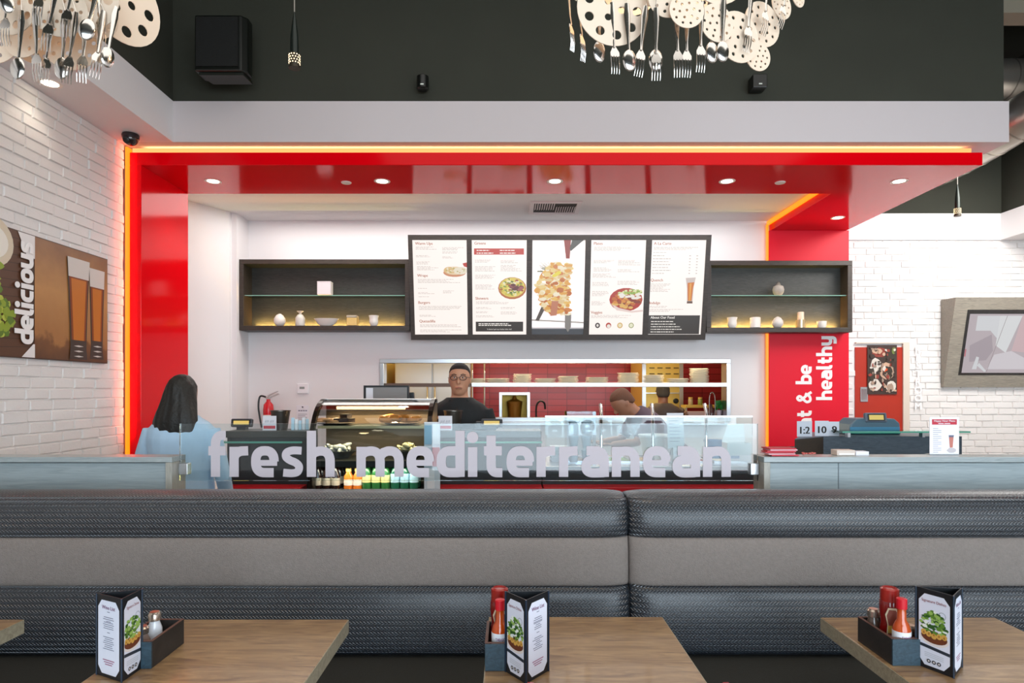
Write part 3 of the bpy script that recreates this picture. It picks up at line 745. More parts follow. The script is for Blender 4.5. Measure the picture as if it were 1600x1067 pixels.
for k in range(5):
    pastry('brownie', 'dark brownie piled on the left platter in the case', p1x+.035+.03*(k % 2)-.0+.03*(k//3), yc+.22+.045*(k//2)*.8, zs+.019+(.029 if k == 4 else 0), '#2c160e', .3*k, 'brownies on the left platter')
for k in range(6):
    pastry('cookie', 'pale cookie piled on the left platter in the case', p1x-.09+.05*(k % 3), yc+.21+.05*(k//3), zs+.019+(.012*(k % 2)), '#d8a878', 0, 'cookies on the left platter')
for k in range(10):
    pastry('croissant', 'golden curled pastry on the right platter in the case', p2x-.10+.065*(k % 4), yc+.20+.055*(k//4), zs+.019+.010*(k % 3), '#c9822e', k*.9, 'curled pastries on the right platter')
# lower level of the case: bowls of wrapped cutlery-coloured packs
for nm, px_, col, lab in (('basket', 530, '#c9c9c4', 'basket of silvery wrapped packs on the lower case shelf'), ('basket', 640, '#d0c49a', 'basket of pale wrapped rolls on the lower case shelf')):
    t = T(nm, lab, 'basket', (at(px_, 4.5), yc+.25, zs2))
    MB().lathe([(.07, 0), (.125, .05), (.13, .052), (.122, .046), (.066, .006)], seg=24, sy=.8).build('bowl', STEEL, t, smooth=True)
    m_ = MB()
    for k in range(26):
        a = random.random()*2*pi; r = random.random()*.09; M_ = Euler((random.uniform(-.6, .6), random.uniform(-.6, .6), random.random()*3)).to_matrix().to_4x4()
        m_.ball((r*cos(a), r*sin(a)*.8, .055+random.random()*.035), .035, .015, .015, 8, 5, M_)
    o = m_.build('wrapped_packs', mat(col, .25, .3), t, smooth=True); o['kind'] = 'stuff'
# bottles in the cooler
def bottle_proto(name, label, prof, body, cap, lab=None, labc=None, group=None, capz=None, loc=(0, 0, 0)):
    t = T(name, label, 'bottle', loc, group=group)
    MB().lathe(prof, seg=14).build('glass_body', mat(body, .12, spec=.8), t, smooth=True)
    r = prof[-1][0]+.002; z = prof[-1][1]
    MB().lathe([(r, z-.016), (r, z+.004), (r*.9, z+.005)], seg=12).build('cap', mat(cap, .4), t, smooth=True)
    if labc:
        rr = max(p[0] for p in prof)+.0008
        MB().lathe([(rr, lab[0]), (rr, lab[1])], seg=14).build('paper_label', mat(labc, .5), t, smooth=True)
    return t
waterp = [(.024, 0), (.031, .004), (.031, .11), (.024, .14), (.013, .165), (.012, .195)]
def row(proto, xs, ys, z, labels, group):
    for k, (x, y) in enumerate(zip(xs, ys)):
        l_ = labels[k] if isinstance(labels, list) else labels
        dup(proto, (x, y, z), random.uniform(0, 6), label=l_, group=group)
zb = .869; bx = lambda p: at(p, 4.42)
def fill(name, pxs, depth, prof, body, cap, lab, labc, label, group):
    first = None
    for j, dy in enumerate(depth):
        for p_ in pxs:
            loc = (bx(p_)+(.004 if j else 0), yc+dy, zb)
            if first is None: first = bottle_proto(name, label, prof, body, cap, lab, labc, group, loc=loc)
            else: dup(first, loc, random.uniform(0, 6))
fill('soda_bottle', [499, 513, 527], [.16, .25, .34], [(.022, 0), (.029, .004), (.029, .10), (.014, .14), (.012, .17)], '#241512', '#d8d8d4', (.03, .08), '#b8b0a0', 'dark soda bottle with white cap, left end of the cooler', 'dark soda bottles in the cooler')
fill('juice_bottle', [547, 561], [.16], [(.026, 0), (.032, .004), (.032, .09), (.018, .115), (.018, .14)], '#d8792a', '#e0c070', (.03, .07), '#f0e4d8', 'squat orange juice bottle in the middle of the cooler', 'orange juice bottles in the cooler')
fill('green_bottle', [575, 589.5, 604], [.16, .25], waterp, '#2f6a38', '#e4d24a', (.05, .10), '#e2dc9a', 'green bottle with yellow cap in the cooler', 'green bottles with yellow caps')
fill('water_bottle', [619, 633.5, 648], [.16, .25], waterp, '#1f5a44', '#8fb8cc', (.05, .11), '#a9cfe0', 'green glass water bottle with pale blue label in the cooler', 'water bottles with blue labels')

# flyer holder right of the case
t = T('flyer_holder', 'white and blue leaflets on a stand at the right end of the pastry case', 'leaflets', (at(678, 4.15), 4.05, .906))
MB().box(-.05, .05, .0, .012, .0, .44).build('backing', mat('#dfe4ea', .5), t)
m_ = MB(); m_.box(-.01, .01, .013, .03, -.886, .3); m_.box(-.09, .09, -.05, .10, -.906, -.886); m_.build('stand', BLACK, t)
for k, (xx, z, c) in enumerate([(-.048, .30, '#9cc4dc'), (.002, .30, '#e8ecf0'), (-.048, .16, '#d8dde4'), (.002, .16, '#c03a44'), (-.03, .02, '#f4f4f6')]):
    MB().box(xx, xx+.046, -.006-.001*k, .0, z, z+.12).build('leaflet', mat(c, .5), t)

# customer displays
def cust(label, x, y, z, rz=0):
    t = T('customer_display', label, 'display', (x, y, z), rz)
    M_ = Matrix.Translation((0, 0, .047)) @ Matrix.Rotation(R(-12), 4, 'X')
    m_ = MB(); m_.box(-.075, .075, -.012, .02, -.028, .03, M_); m_.build('housing', mat('#34363c', .35), t, bevel=.008)
    m_ = MB(); m_.box(-.062, .062, -.0135, -.0121, -.018, .021, M_); m_.build('bezel', BLACK, t)
    m_ = MB(); m_.box(-.054, .054, -.0150, -.0136, -.013, .014, M_); m_.build('screen', emis('#e8c86a', .9), t)
    MB().box(-.03, .03, -.02, .04, 0, .022).build('foot', BLACK, t); return t
cust('small customer display on the left counter section', at(378, 4.5), 4.50, 1.27)
cust('small customer display in front of the man at the till', at(768, 4.42), 4.47, 1.27)
# tip buckets
def bucket(label, x, y, z):
    t = T('tip_bucket', label, 'bucket', (x, y, z))
    MB().lathe([(.048, 0), (.066, .128), (.070, .13), (.070, .136), (.062, .134), (.045, .006)], seg=24).build('bucket_body', mat('#5a534c', .3, .85), t, smooth=True)
    c_ = MB(); c_.box(-.095, .0, -.078, -.075, .0, .10); c_.build('sign_card', PAPER, t, label='white card with a red band')
    c_ = MB(); c_.box(-.088, -.007, -.0795, -.0781, .012, .032); c_.build('red_band', mat('#d03444', .5), t)
    c_ = MB()
    for q_ in (-.078, -.042): c_.tube([(q_+.005*k_, -.0785, .062+.008*((k_ % 2)*2-1)) for k_ in range(6)], .0012, 5)
    c_.build('handwriting', mat('#6a7080', .6), t)
    return t
bucket('dark metal tip bucket with a white card on the left counter', at(438, 4.5), 4.50, 1.27)
bucket('dark metal tip bucket with a white card before the man', at(708, 4.5), 4.50, 1.27)
m_ = MB()
for k in range(5): 
    M_ = Matrix.Translation((.022*k, .01*k, 0)) @ Matrix.Rotation(R(10), 4, 'Z'); m_.mi = k % 2; m_.box(0, .02, 0, .02, 0, .085-.01*(k % 3), M_)
tag(m_.build('cup_sleeves', [mat('#bcdcec', .4), mat('#eef2f6', .4)], loc=(at(455, 4.45), 4.45, 1.271)), 'pale blue and white cartons beside the left tip bucket', 'cartons')
m_ = MB(); m_.box(0, .12, 0, .10, 0, .03); m_.box(.01, .11, .005, .095, .0305, .055)
tag(m_.build('order_printer', mat('#2a2c30', .4), loc=(at(742, 4.4)-.01, 4.505, 1.271), bevel=.004), 'low black printer on the counter by the second display', 'printer')

# receipts and monitor
t = T('till_monitor', 'grey till monitor facing away behind the pastry case', 'monitor', (at(605, 5.1), 5.1, 1.0))
MB().box(-.17, .17, -.015, .02, .44, .575).build('screen_back', mat('#8a8582', .4), t, bevel=.006)
m_ = MB(); m_.frame(-.185, .175, .43, .585, .014, -.018, .022); m_.build('bezel', BLACK, t)
MB().box(-.165, -.11, -.0185, -.0155, .47, .565).build('paper_note', PAPER, t)
m_ = MB(); m_.box(-.02, .02, .0, .03, .02, .44); m_.box(-.1, .1, -.08, .1, 0, .02); m_.build('stand', BLACK, t)
t = T('back_counter', 'dark work counter behind the pastry case and till', 'counter', (-.8, 5.15, 0))
MB().box(-.62, 1.0, -.12, .3, 0, .97).build('body', DARKC, t)
MB().box(-.63, 1.01, -.13, .31, .971, 1.0).build('top_board', STEEL, t, bevel=.003)
t = T('card_terminal', 'small black terminal standing beside the till monitor', 'terminal', (at(646, 5.15), 5.2, 1.0))
MB().box(-.035, .035, -.02, .02, .38, .53, Matrix.Rotation(R(-4), 4, 'Y')).build('housing', BLACK, t, bevel=.006)
MB().tube([(0, 0, 0), (.0, .0, .4)], .012, 8).build('pole', BLACK, t); MB().box(-.06, .06, -.06, .06, 0, .015).build('foot', BLACK, t)

# things on the back wall
t = T('thermostat', 'small white thermostat on the plaster wall', 'thermostat', (at(474, YB), YB-.012, zt(607, YB)))
MB().box(-.062, .062, -.012, .012, -.055, .055).build('case', mat('#f2eef0', .4), t, bevel=.006)
MB().box(-.035, .02, -.0135, -.0121, -.004, .02).build('readout', mat('#8f9490', .4), t)
m_ = MB(); m_.box(-.068, .068, 0, .003, 0, .19); m_.mi = 1
for k in range(4): m_.box(-.048+.026*k, -.028+.026*k, -.0012, -.0006, .125, .137)
for k in range(5): m_.box(-.05, .05-.02*(k % 2), -.0012, -.0006, .09-.018*k, .094-.018*k)
m_.lathe([(.009, -.0012), (.009, 0)], (0, 0, 0), 10, M=Matrix.Translation((0, 0, .17)) @ Matrix.Rotation(R(90), 4, 'X'))
tag(m_.build('wall_notice', [PAPER, mat('#7c7c90', .6)], loc=(at(473, YB), YB-.005, zt(660, YB))), 'white printed notice on the wall below the thermostat', 'notice')
# fire extinguisher
fx = at(415, 6.9); t = T('fire_extinguisher', 'red fire extinguisher on the wall above the left counter', 'fire extinguisher', (fx, 6.98, zt(660, 6.9)-.16))
MB().lathe([(.05, 0), (.055, .01), (.055, .30), (.05, .35), (.022, .385), (.02, .41)], seg=20).build('cylinder', mat('#d01020', .25, coat=.3), t, smooth=True)
m_ = MB(); m_.box(-.02, .02, -.02, .02, .41, .44); m_.prism([(-.01, .43), (.11, .475), (.12, .465), (.0, .415)], 1, -.01, .01); m_.prism([(-.01, .45), (.10, .50), (.105, .492), (.0, .44)], 1, -.01, .01); m_.build('valve_handle', mat('#c8c8c8', .3, .6), t)
m_ = MB(); m_.tube(catmull([(-.02, 0, .43), (-.09, 0, .44), (-.105, -.01, .33), (-.085, -.01, .18), (-.07, -.01, .10)], 6), .010, 8); m_.build('hose', BLACK, t, smooth=True)
m_ = MB(); m_.lathe([(.0555, .10), (.0555, .24)], seg=20); m_.build('paper_label', mat('#e8e0d8', .5), t, smooth=True)
MB().box(-.03, .03, .056, .09, .2, .3).build('bracket', STEEL, t)

# ------------------------------------------------------------------ kitchen pass
pf = T('pass_frame', 'stainless steel frame and shelf of the kitchen pass opening', 'pass frame', ((PX0+PX1)/2, YB, 1.2)); pxm = (PX0+PX1)/2
hw = (PX1-PX0)/2
m_ = MB(); m_.frame(-hw-.005, hw+.005, 0, .69, .045, -.02, .16); m_.build('frame', STEEL, pf, bevel=.003)
zsh = zt(598, 7.1)
MB().box(-.26-pxm-.15, hw-.045, -.05, .30, zsh-1.2-.045, zsh-1.2).build('shelf', mat('#dcdcde', .3, .6), pf, bevel=.003)
MB().box(-hw+.045, -.41-.02-pxm+.0, .02, .30, zsh-1.2-.045, zsh-1.2-.005).build('shelf', mat('#6a5548', .4), pf, label='brown shelf section at the left end')
MB().box(-hw+.045, hw-.045, -.12, .35, -.035, .0).build('sill', STEEL, pf, bevel=.003)
# plates
PLW = mat('#ece6da', .25, name='china'); 
def plate_proto(loc, label, group):
    m_ = MB(); m_.lathe([(.06, 0), (.075, .002), (.118, .010), (.12, .0125), (.115, .0125), (.072, .006), (.004, .005)], seg=26, sy=.86)
    o = m_.build('dinner_plate', PLW, smooth=True, loc=loc); return tag(o, label, 'plate', group)
pp = None
stacks = [(777, 4, .135, 'leftmost stack'), (816, 8, .105, 'tall second stack'), (852, 4, .12, 'low third stack'), (888, 6, .115, 'fourth stack'), (933, 5, .128, 'fifth stack'), (982, 9, .12, 'tall sixth stack'), (1021, 7, .125, 'seventh stack'), (1059, 4, .125, 'low eighth stack'), (1093, 13, .108, 'tallest stack at the right end'), (745, 4, .11, 'stack behind the man')]
for i, (px_, n_, rad, nm) in enumerate(stacks):
    gname = 'plates in the ' + nm + ' on the pass shelf'
    for k in range(n_):
        x = at(px_, 7.2) + random.uniform(-.006, .006); y = 7.22 + random.uniform(-.006, .006); z = zsh + k*.0125
        lab = 'cream dinner plate in the ' + nm + ' on the pass shelf'
        if pp is None: pp = plate_proto((x, y, z), lab, gname); o = pp
        else: o = pp.copy(); COL.objects.link(o); o.location = (x, y, z); o['label'] = lab; o['group'] = gname
        s_k = rad/.12; o.scale = (s_k, s_k*.85, 1); o.rotation_euler = (0, 0, 0)

# things in the kitchen
def kit(name, label, cat, x0, x1, y0, y1, D, depth):
    t = T(name, label, cat, ((at(x0, D)+at(x1, D))/2, D, 0)); w = (at(x1, D)-at(x0, D))/2; return t, w
t, w = kit('tall_fridge', 'tall steel fridge behind the man in the kitchen', 'fridge', 617, 735, 0, 0, 8.4, .7)
MB().box(-w, w, 0, .7, .1, 2.0).build('cabinet', mat('#c8ccd4', .35, .5), t, bevel=.005)
for a, b in ((-w+.01, -.01), (.01, w-.01)):
    dd = MB().box(a, b, -.03, -.001, .15, 1.98).build('door', mat('#d4d8e2', .35, .4), t, bevel=.006)
    xx = b-.05 if a < -.1 else a+.03
    MB().tube([(xx, -.05, 1.1), (xx, -.07, 1.12), (xx, -.07, 1.58), (xx, -.05, 1.6)], .01, 8).build('handle', CHROME, dd, smooth=True)
MB().box(-w, w, .02, .68, 0, .1).build('kickplate', BLACK, t)
t, w = kit('storage_rack', 'wire rack of cartons right of the fridge in the kitchen', 'rack', 738, 757, 0, 0, 8.4, .5)
for sx in (-w, w):
    MB().tube([(sx, 0, 0), (sx, 0, 2.0)], .012, 8).build('post', CHROME, t)
for z in (1.2, 1.62): MB().box(-w, w, -.01, .3, z, z+.02).build('shelf', STEEL, t)
t, w = kit('pizza_oven', 'yellow lit steel oven cabinet at the back of the kitchen', 'oven', 1003, 1067, 0, 0, 8.7, .6)
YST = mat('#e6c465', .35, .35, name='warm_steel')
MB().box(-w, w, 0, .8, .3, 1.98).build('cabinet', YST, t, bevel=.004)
m_ = MB()
for r_ in range(2):
    for c_ in range(4): m_.box(-w+.1+c_*.11, -w+.17+c_*.11, -.004, -.001, 1.76+.08*r_, 1.775+.08*r_)
m_.build('vent_slots', mat('#6a5a2a', .5), t)
for z in (1.5, 1.62): MB().box(-w+.01, w-.01, -.03, -.001, z, z+.012).build('rail', STEEL, t)
MB().lathe([(.035, 0), (.035, .03), (.02, .034)], seg=16, M=Matrix.Translation((w-.10, -.001, 1.40)) @ Matrix.Rotation(R(90), 4, 'X')).build('dial', BLACK, t)
for sx in (-w, w-.05): MB().box(sx, sx+.05, -.02, 0, .0, 2.0).build('corner_post', STEEL, t)
m_ = MB(); m_.box(-w, w, 0, .78, 0, .3); m_.build('base', BLACK, t)
t, w = kit('spice_shelf', 'yellow lit steel shelf holding two spice jars in the kitchen', 'shelf', 1072, 1140, 0, 0, 8.2, .3)
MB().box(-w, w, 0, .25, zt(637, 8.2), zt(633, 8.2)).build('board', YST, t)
for sx in (-w+.02, w-.04): MB().box(sx, sx+.02, .1, .25, 0, zt(637, 8.2)-.001).build('upright', STEEL, t)
for px_, c_ in ((1079, '#b8a888'), (1094, '#8a9a50')):
    t = T('spice_jar', 'small spice jar, the %s one on the yellow shelf' % ('left' if px_ == 1079 else 'right'), 'jar', (at(px_, 8.3), 8.3, zt(633, 8.2)+.001))
    MB().lathe([(.028, 0), (.03, .004), (.03, .07), (.024, .08)], seg=14).build('jar', mat(c_, .2), t, smooth=True); MB().lathe([(.027, .08), (.027, .10)], seg=14).build('lid', mat('#d8b860', .4), t, smooth=True)
# dispenser frame (urn in steel housing)
D = 7.3; t = T('steel_dispenser', 'bright steel framed dispenser with a brown urn behind the pass', 'dispenser', (at(804, D), D, 1.201))
w = .175
MB().box(-w, -w+.03, 0, .25, 0, zt(613, D)-1.201).build('side_panel', STEEL, t); MB().box(w-.03, w, 0, .25, 0, zt(613, D)-1.201).build('side_panel', STEEL, t)
MB().box(-w+.031, w-.031, 0, .25, zt(617, D)-1.201, zt(613, D)-1.201).build('top_panel', STEEL, t)
MB().box(-w+.031, w-.031, .22, .24, .0, zt(617, D)-1.203).build('back_panel', mat('#b8952a', .4, .3), t)
MB().lathe([(.07, .0), (.09, .2), (.095, .21), (.03, .24), (.012, .28)], (0, .11, .003), 20).build('urn', mat('#9c6418', .35, .4), t, smooth=True)
m_ = MB(); m_.tube(catmull([(0, 0, 0), (.0, 0, .16), (.04, 0, .22), (.09, 0, .20), (.10, 0, .13)], 6), .011, 8)
o = m_.build('faucet', mat('#40383a', .2, .7), smooth=True, loc=(at(838, 7.25), 7.25, 1.201)); tag(o, 'dark gooseneck faucet against the red tiles', 'faucet')
t = T('sauce_siphon', 'chrome framed siphon bottle at the right end of the pass', 'siphon', (at(1111, 7.2), 7.2, 1.201))
MB().lathe([(.035, 0), (.04, .01), (.035, .13), (.015, .16), (.012, .19)], seg=16).build('bottle', mat('#4a1c18', .2), t, smooth=True)
m_ = MB(); m_.tube(catmull([(-.03, -.04, 0), (-.03, -.04, .26), (0, -.04, .32), (.03, -.04, .26), (.03, -.04, 0)], 6), .006, 8); m_.build('wire_frame', CHROME, t, smooth=True)
t = T('herb_pot', 'small green herb plant in a white cup on the pass', 'plant', (at(1124, 7.2), 7.22, 1.201))
MB().lathe([(.025, 0), (.034, .12), (.03, .12), (.02, .01)], seg=16).build('cup', mat('#d8c4cc', .4), t, smooth=True)
m_ = MB()
for k in range(40):
    a = random.random()*6.28; r = random.random()*.04; m_.ball((r*cos(a), r*sin(a), .13+random.random()*.09), .014, .006, .018, 6, 4, Matrix.Rotation(random.random()*3, 4, 'Z'))
m_.build('leaves', mat('#2f8a3a', .5), t)
m_ = MB()
for k in range(12): m_.box(-.11+random.uniform(-.01, .01), .11+random.uniform(-.01, .01), -.07, .07, k*.009, k*.009+.006)
tag(m_.build('tray_liners', mat('#c8a090', .6), loc=(at(1089, 7.2), 7.24, 1.201)), 'stack of pinkish tray liners on the pass below the spice shelf', 'tray liners')

# ------------------------------------------------------------------ niche shelves
def shelfbox(label, xa, xb, ya, yb_, Df=6.82, dep=.125):
    s_ = 1000/Df; x0, x1 = (xa-795)/s_, (xb-795)/s_; z1 = 1.55+(609-ya)/s_; z0 = 1.55-(yb_-609)/s_; w = (x1-x0)/2; xc = (x0+x1)/2; h = z1-z0
    t = T('display_shelf', label, 'shelf', (xc, Df+.12, z0)); dy = -.12
    m_ = MB(); m_.frame(-w, w, 0, h, .05, dy, dep); m_.build('frame', DWOOD, t, bevel=.003)
    MB().box(-w+.05, w-.05, dep-.02, dep-.005, .05, h-.05).build('back_panel', DWOODB, t)
    zg = h-(461-ya)/s_*1.0
    MB().box(-w+.052, w-.052, -.09, dep-.025, zg-.004, zg+.004).build('glass_shelf', glass((.75, .92, .86), 1.2), t)
    MB().box(-w+.052, w-.052, -.0915, -.0902, zg-.004, zg+.004).build('glass_edge', mat('#8fc0b0', .2, em='#8fc0b0', ems=.0), t)
    MB().box(-w+.06, w-.06, dep-.036, dep-.021, .051, .060).build('light_strip', emis('#ffb030', 4), t)
    l = bpy.data.lights.new('niche_light', 'AREA'); l.shape = 'RECTANGLE'; l.size = 2*w-.2; l.size_y = .02; l.energy = 11; l.color = (1, .60, .16)
    lo = bpy.data.objects.new('niche_light', l); COL.objects.link(lo); lo.location = (xc, Df+.12+dep-.055, z0+.065); lo.rotation_euler = (R(165), 0, 0)
    return z0+.05, z0+zg+.004
zl, zg1 = shelfbox('dark wood niche shelf left of the menu board', 373, 640, 405, 516)
zr, zg2 = shelfbox('dark wood niche shelf right of the menu board', 1104, 1332, 407, 519, dep=.055)
CER = mat('#f1ebe2', .35, name='white_ceramic')
def deco(name, label, cat, px_, prof, z, col='#f1ebe2', sx=1, sy=1, D=6.90):
    m_ = MB(); m_.lathe(prof, seg=22, sx=sx, sy=sy)
    return tag(m_.build(name, mat(col, .35), smooth=True, loc=(at(px_, D-.03), D-.03, z+.001)), label, cat)
egg = [(.03, 0), (.048, .015), (.062, .045), (.058, .08), (.035, .115), (.012, .13), (.002, .132)]
deco('ceramic_egg', 'white egg ornament at the left end of the left niche', 'ornament', 437, egg, zl)
deco('carafe', 'small pale carafe second in the left niche', 'carafe', 469, [(.048, 0), (.05, .005), (.05, .085), (.028, .12), (.014, .125), (.014, .14), (.034, .155), (.036, .16), (.012, .15)], zl, '#d8d4ca')
deco('shallow_bowl', 'wide white boat bowl in the left niche', 'bowl', 510, [(.06, 0), (.09, .02), (.135, .078), (.128, .078), (.06, .008)], zl, sy=.5)
t = T('tea_light_jar', 'amber lit square jar fourth in the left niche', 'jar', (at(551, 6.87), 6.87, zl+.001)); MB().box(-.052, .052, -.05, .05, 0, .085).build('jar', mat('#e6c47a', .3), t, bevel=.006); MB().box(-.054, .054, -.052, .052, .086, .11).build('lid', mat('#b8ae9a', .3), t, bevel=.004)
cup = [(.032, 0), (.045, .02), (.048, .05), (.046, .08), (.054, .112), (.05, .112), (.04, .05), (.02, .01)]
deco('vase_cup', 'white waisted cup at the right end of the left niche', 'cup', 584, cup, zl)
m_ = MB(); m_.box(-.072, .072, -.05, .05, 0, .135); m_.box(-.074, .074, -.052, .052, .1351, .143)
tag(m_.build('white_box', mat('#e9e2e4', .5), loc=(at(508, 6.87), 6.87, zg1+.001), bevel=.004), 'square white box on the glass of the left niche', 'box')
deco('vase_cup', 'white waisted cup at the left end of the right niche', 'cup', 1144, cup, zr)
deco('ribbed_jar', 'cream cylinder jar second in the right niche', 'jar', 1180, [(.05, 0), (.054, .004), (.054, .11), (.046, .113), (.044, .01)], zr)
deco('ceramic_egg', 'grey-white egg ornament third in the right niche', 'ornament', 1215, [(r*.95, z*.92) for r, z in egg], zr, '#d8d2cc')
t = T('candle_holder', 'pale pillar candle in a glass holder in the right niche', 'candle', (at(1251, 6.87), 6.87, zr+.001)); MB().lathe([(.048, 0), (.05, .085), (.046, .085), (.044, .01)], seg=20).build('holder', mat('#cdb58a', .15, .5), t, smooth=True); MB().lathe([(.034, .012), (.034, .165), (.03, .17)], seg=20).build('candle', mat('#e8cdb4', .5), t, smooth=True)
deco('small_bowl', 'small cream bowl at the right end of the right niche', 'bowl', 1284, [(.035, 0), (.046, .02), (.05, .07), (.045, .07), (.03, .01)], zr)
t = T('ginger_jar', 'grey speckled round jar on the glass of the right niche', 'jar', (at(1216, 6.87), 6.87, zg2+.001))
MB().lathe([(.035, 0), (.055, .03), (.06, .06), (.05, .095), (.02, .11)], seg=24).build('jar', mat('#aaa49a', .5, vary=.2, vscale=40), t, smooth=True); MB().lathe([(.022, .109), (.022, .12), (.012, .135), (.018, .142), (.004, .148)], seg=16).build('lid', mat('#7c776e', .5), t, smooth=True)

# ================================================================== MENU BOARD (backlit, leaning forward at the top)
Z0, Z1, Y0_, Y1_ = 2.085, 3.155, 6.85, 6.63
Lm = math.hypot(Z1-Z0, Y0_-Y1_); UPm = Vector((0, Y1_-Y0_, Z1-Z0)).normalized(); NRm = Vector((1, 0, 0)).cross(UPm)
mbd = T('menu_board', 'wide backlit menu board of five framed panels above the kitchen pass', 'menu board', (.53, Y0_, Z0))
def MP(u, v, d=0): return Vector((u, 0, 0)) + UPm*v + NRm*d
def mbox(m_, u0, u1, v0, v1, d0, d1):
    c = [MP(u, v, d) for u in (u0, u1) for v in (v0, v1) for d in (d0, d1)]
    m_.add(c, [(0,1,3,2),(4,6,7,5),(0,4,5,1),(2,3,7,6),(0,2,6,4),(1,5,7,3)])
PANS = [(-1.531, -.968), (-.915, -.344), (-.285, .266), (.325, .895), (.955, 1.519)]
VB, VT = .058, 1.04
m_ = MB(); us = [-1.575] + [q for p in PANS for q in p] + [1.568]
for k in range(0, len(us), 2): mbox(m_, us[k], us[k+1], 0, Lm, -.05, .012)
mbox(m_, -1.575, 1.568, 0, VB, -.05, .0119); mbox(m_, -1.575, 1.568, VT, Lm, -.05, .0119); mbox(m_, -1.575, 1.568, 0, Lm, -.06, -.051)
m_.build('frame', DWOOD, mbd)
m_ = MB(); m_.prism([(-.02, .45), (-.02, .95), (.20, .95), (.20, .45)], 0, -.8, .8); m_.build('wall_bracket', BLACK, mbd)
def E_(h, k=.92): return emis(h, k)
def panel(i, base): return MB().add([MP(PANS[i][0], VB), MP(PANS[i][1], VB), MP(PANS[i][1], VT), MP(PANS[i][0], VT)], [(0, 1, 2, 3)]).build('menu_panel', base, mbd)
WW, HH = 455., 785.
def zp(i, x, y, d=.001):      # position on panel i from fractions of a 455 x 785 sheet
    return MP(PANS[i][0] + (PANS[i][1]-PANS[i][0])*x/WW, VT - (VT-VB)*y/HH, d)
def zrect(m_, i, x0, y0, x1, y1, d=.001): m_.add([zp(i, x0, y1, d), zp(i, x1, y1, d), zp(i, x1, y0, d), zp(i, x0, y0, d)], [(0, 1, 2, 3)])
def zell(m_, i, cx, cy, rx, ry, d=.0012, n=20, jag=0, clip=True):
    m_.add([zp(i, min(WW-2, max(2, cx + rx*cos(2*pi*k/n)*random.uniform(1-jag, 1))), cy + ry*sin(2*pi*k/n)*random.uniform(1-jag, 1), d) for k in range(n)][::-1], [tuple(range(n))])
def head(m_, i, s_, x, y, px_=24, col=0, align=0, bold=1):
    text(m_, s_, px_*1.35*(VT-VB)/HH, zp(i, x, y), (1, 0, 0), UPm, align, off=.0004, bold=bold)
def lines(m_, i, x, y, w, n, dy=9, th=3):
    for k in range(n):
        a = 0; L = w*random.uniform(.55, 1)
        while a < L:
            b = random.uniform(8, 34); zrect(m_, i, x+a, y+k*dy, x+min(a+b, L), y+k*dy+th, .0008); a += b+5
BASE = emis('#fdf3ec', 1.0); INKE = E_('#7a6a60'); GREYE = E_('#c4b8b0', .85); REDE = E_('#c03028'); ORG = E_('#b06040')
for i in (0, 1, 3, 4): panel(i, BASE)
# panel one
h_ = MB(); g_ = MB()
head(h_, 0, 'Warm Ups', 22, 38); head(h_, 0, 'Wraps', 32, 300); head(h_, 0, 'Burgers', 35, 525); head(h_, 0, 'Quesadilla', 40, 682)
head(h_, 1, 'Greens', 22, 36); head(h_, 1, 'Skewers', 26, 490)
head(h_, 3, 'Plates', 22, 38); head(h_, 3, 'Veggies', 12, 608)
head(h_, 4, 'A La Carte', 18, 38); head(h_, 4, 'Quench', 4, 338); head(h_, 4, 'Indulge', 2, 528)
h_.build('headings', ORG, mbd)
for (i, x, y, w, n) in [(0, 22, 55, 190, 3), (0, 22, 125, 150, 2), (0, 25, 175, 170, 3), (0, 28, 215, 190, 4), (0, 245, 60, 190, 3), (0, 245, 95, 190, 2), (0, 245, 135, 120, 2), (0, 32, 320, 380, 4), (0, 32, 395, 120, 1), (0, 32, 430, 150, 2), (0, 35, 465, 150, 1), (0, 245, 415, 100, 3), (0, 35, 545, 370, 4), (0, 38, 620, 140, 2), (0, 40, 700, 400, 3), (0, 40, 745, 400, 3),
        (1, 22, 160, 160, 3), (1, 22, 215, 180, 5), (1, 22, 285, 180, 4), (1, 22, 365, 170, 5), (1, 235, 165, 150, 3), (1, 235, 205, 190, 6), (1, 26, 505, 330, 3), (1, 26, 555, 140, 2), (1, 26, 590, 120, 2), (1, 26, 625, 170, 2), (1, 235, 555, 150, 2), (1, 235, 592, 150, 3),
        (3, 22, 55, 380, 4), (3, 22, 165, 180, 3), (3, 22, 225, 160, 4), (3, 15, 275, 200, 4), (3, 15, 345, 170, 4), (3, 15, 420, 160, 5), (3, 12, 505, 120, 4), (3, 225, 165, 200, 5), (3, 225, 240, 180, 3), (3, 225, 335, 190, 4), (3, 12, 622, 350, 3),
        (4, 15, 58, 400, 3), (4, 0, 358, 180, 8), (4, 0, 545, 180, 2), (4, 0, 570, 300, 3), (4, 12, 100, 120, 1)]:
    lines(g_, i, x+4, y, w, n)
for k in range(7):
    lines(g_, 4, 14, 125+24*k, 160, 1, th=5); 
    for x in (320, 380): zrect(g_, 4, x, 125+24*k, x+14, 131+24*k, .0008)
g_.build('small_print', GREYE, mbd)
r_ = MB(); zrect(r_, 1, 18, 68, 432, 118, .001); r_.build('red_box', E_('#d2402c', .8), mbd)
for bx_ in ((1, 26, 676, 428, 760), (4, -2, 622, 440, 782)):
    k_ = MB(); zrect(k_, *bx_, .001); k_.build('dark_box', E_('#4a4038', .5), mbd)
w_ = MB()
for y in (84, 106): lines(w_, 1, 40, y-4, 140, 1, th=8); lines(w_, 1, 232, y-4, 140, 1, th=8)
w_.v = [tuple(Vector(v) + NRm*.0008) for v in w_.v]
w2 = MB(); head(w2, 1, "It doesn't get any fresher than this!", 227, 745, 11, align=.5, bold=0); lines(w2, 1, 50, 690, 370, 2, 14, 7); head(w2, 4, 'About Our Food', 16, 650, 22)
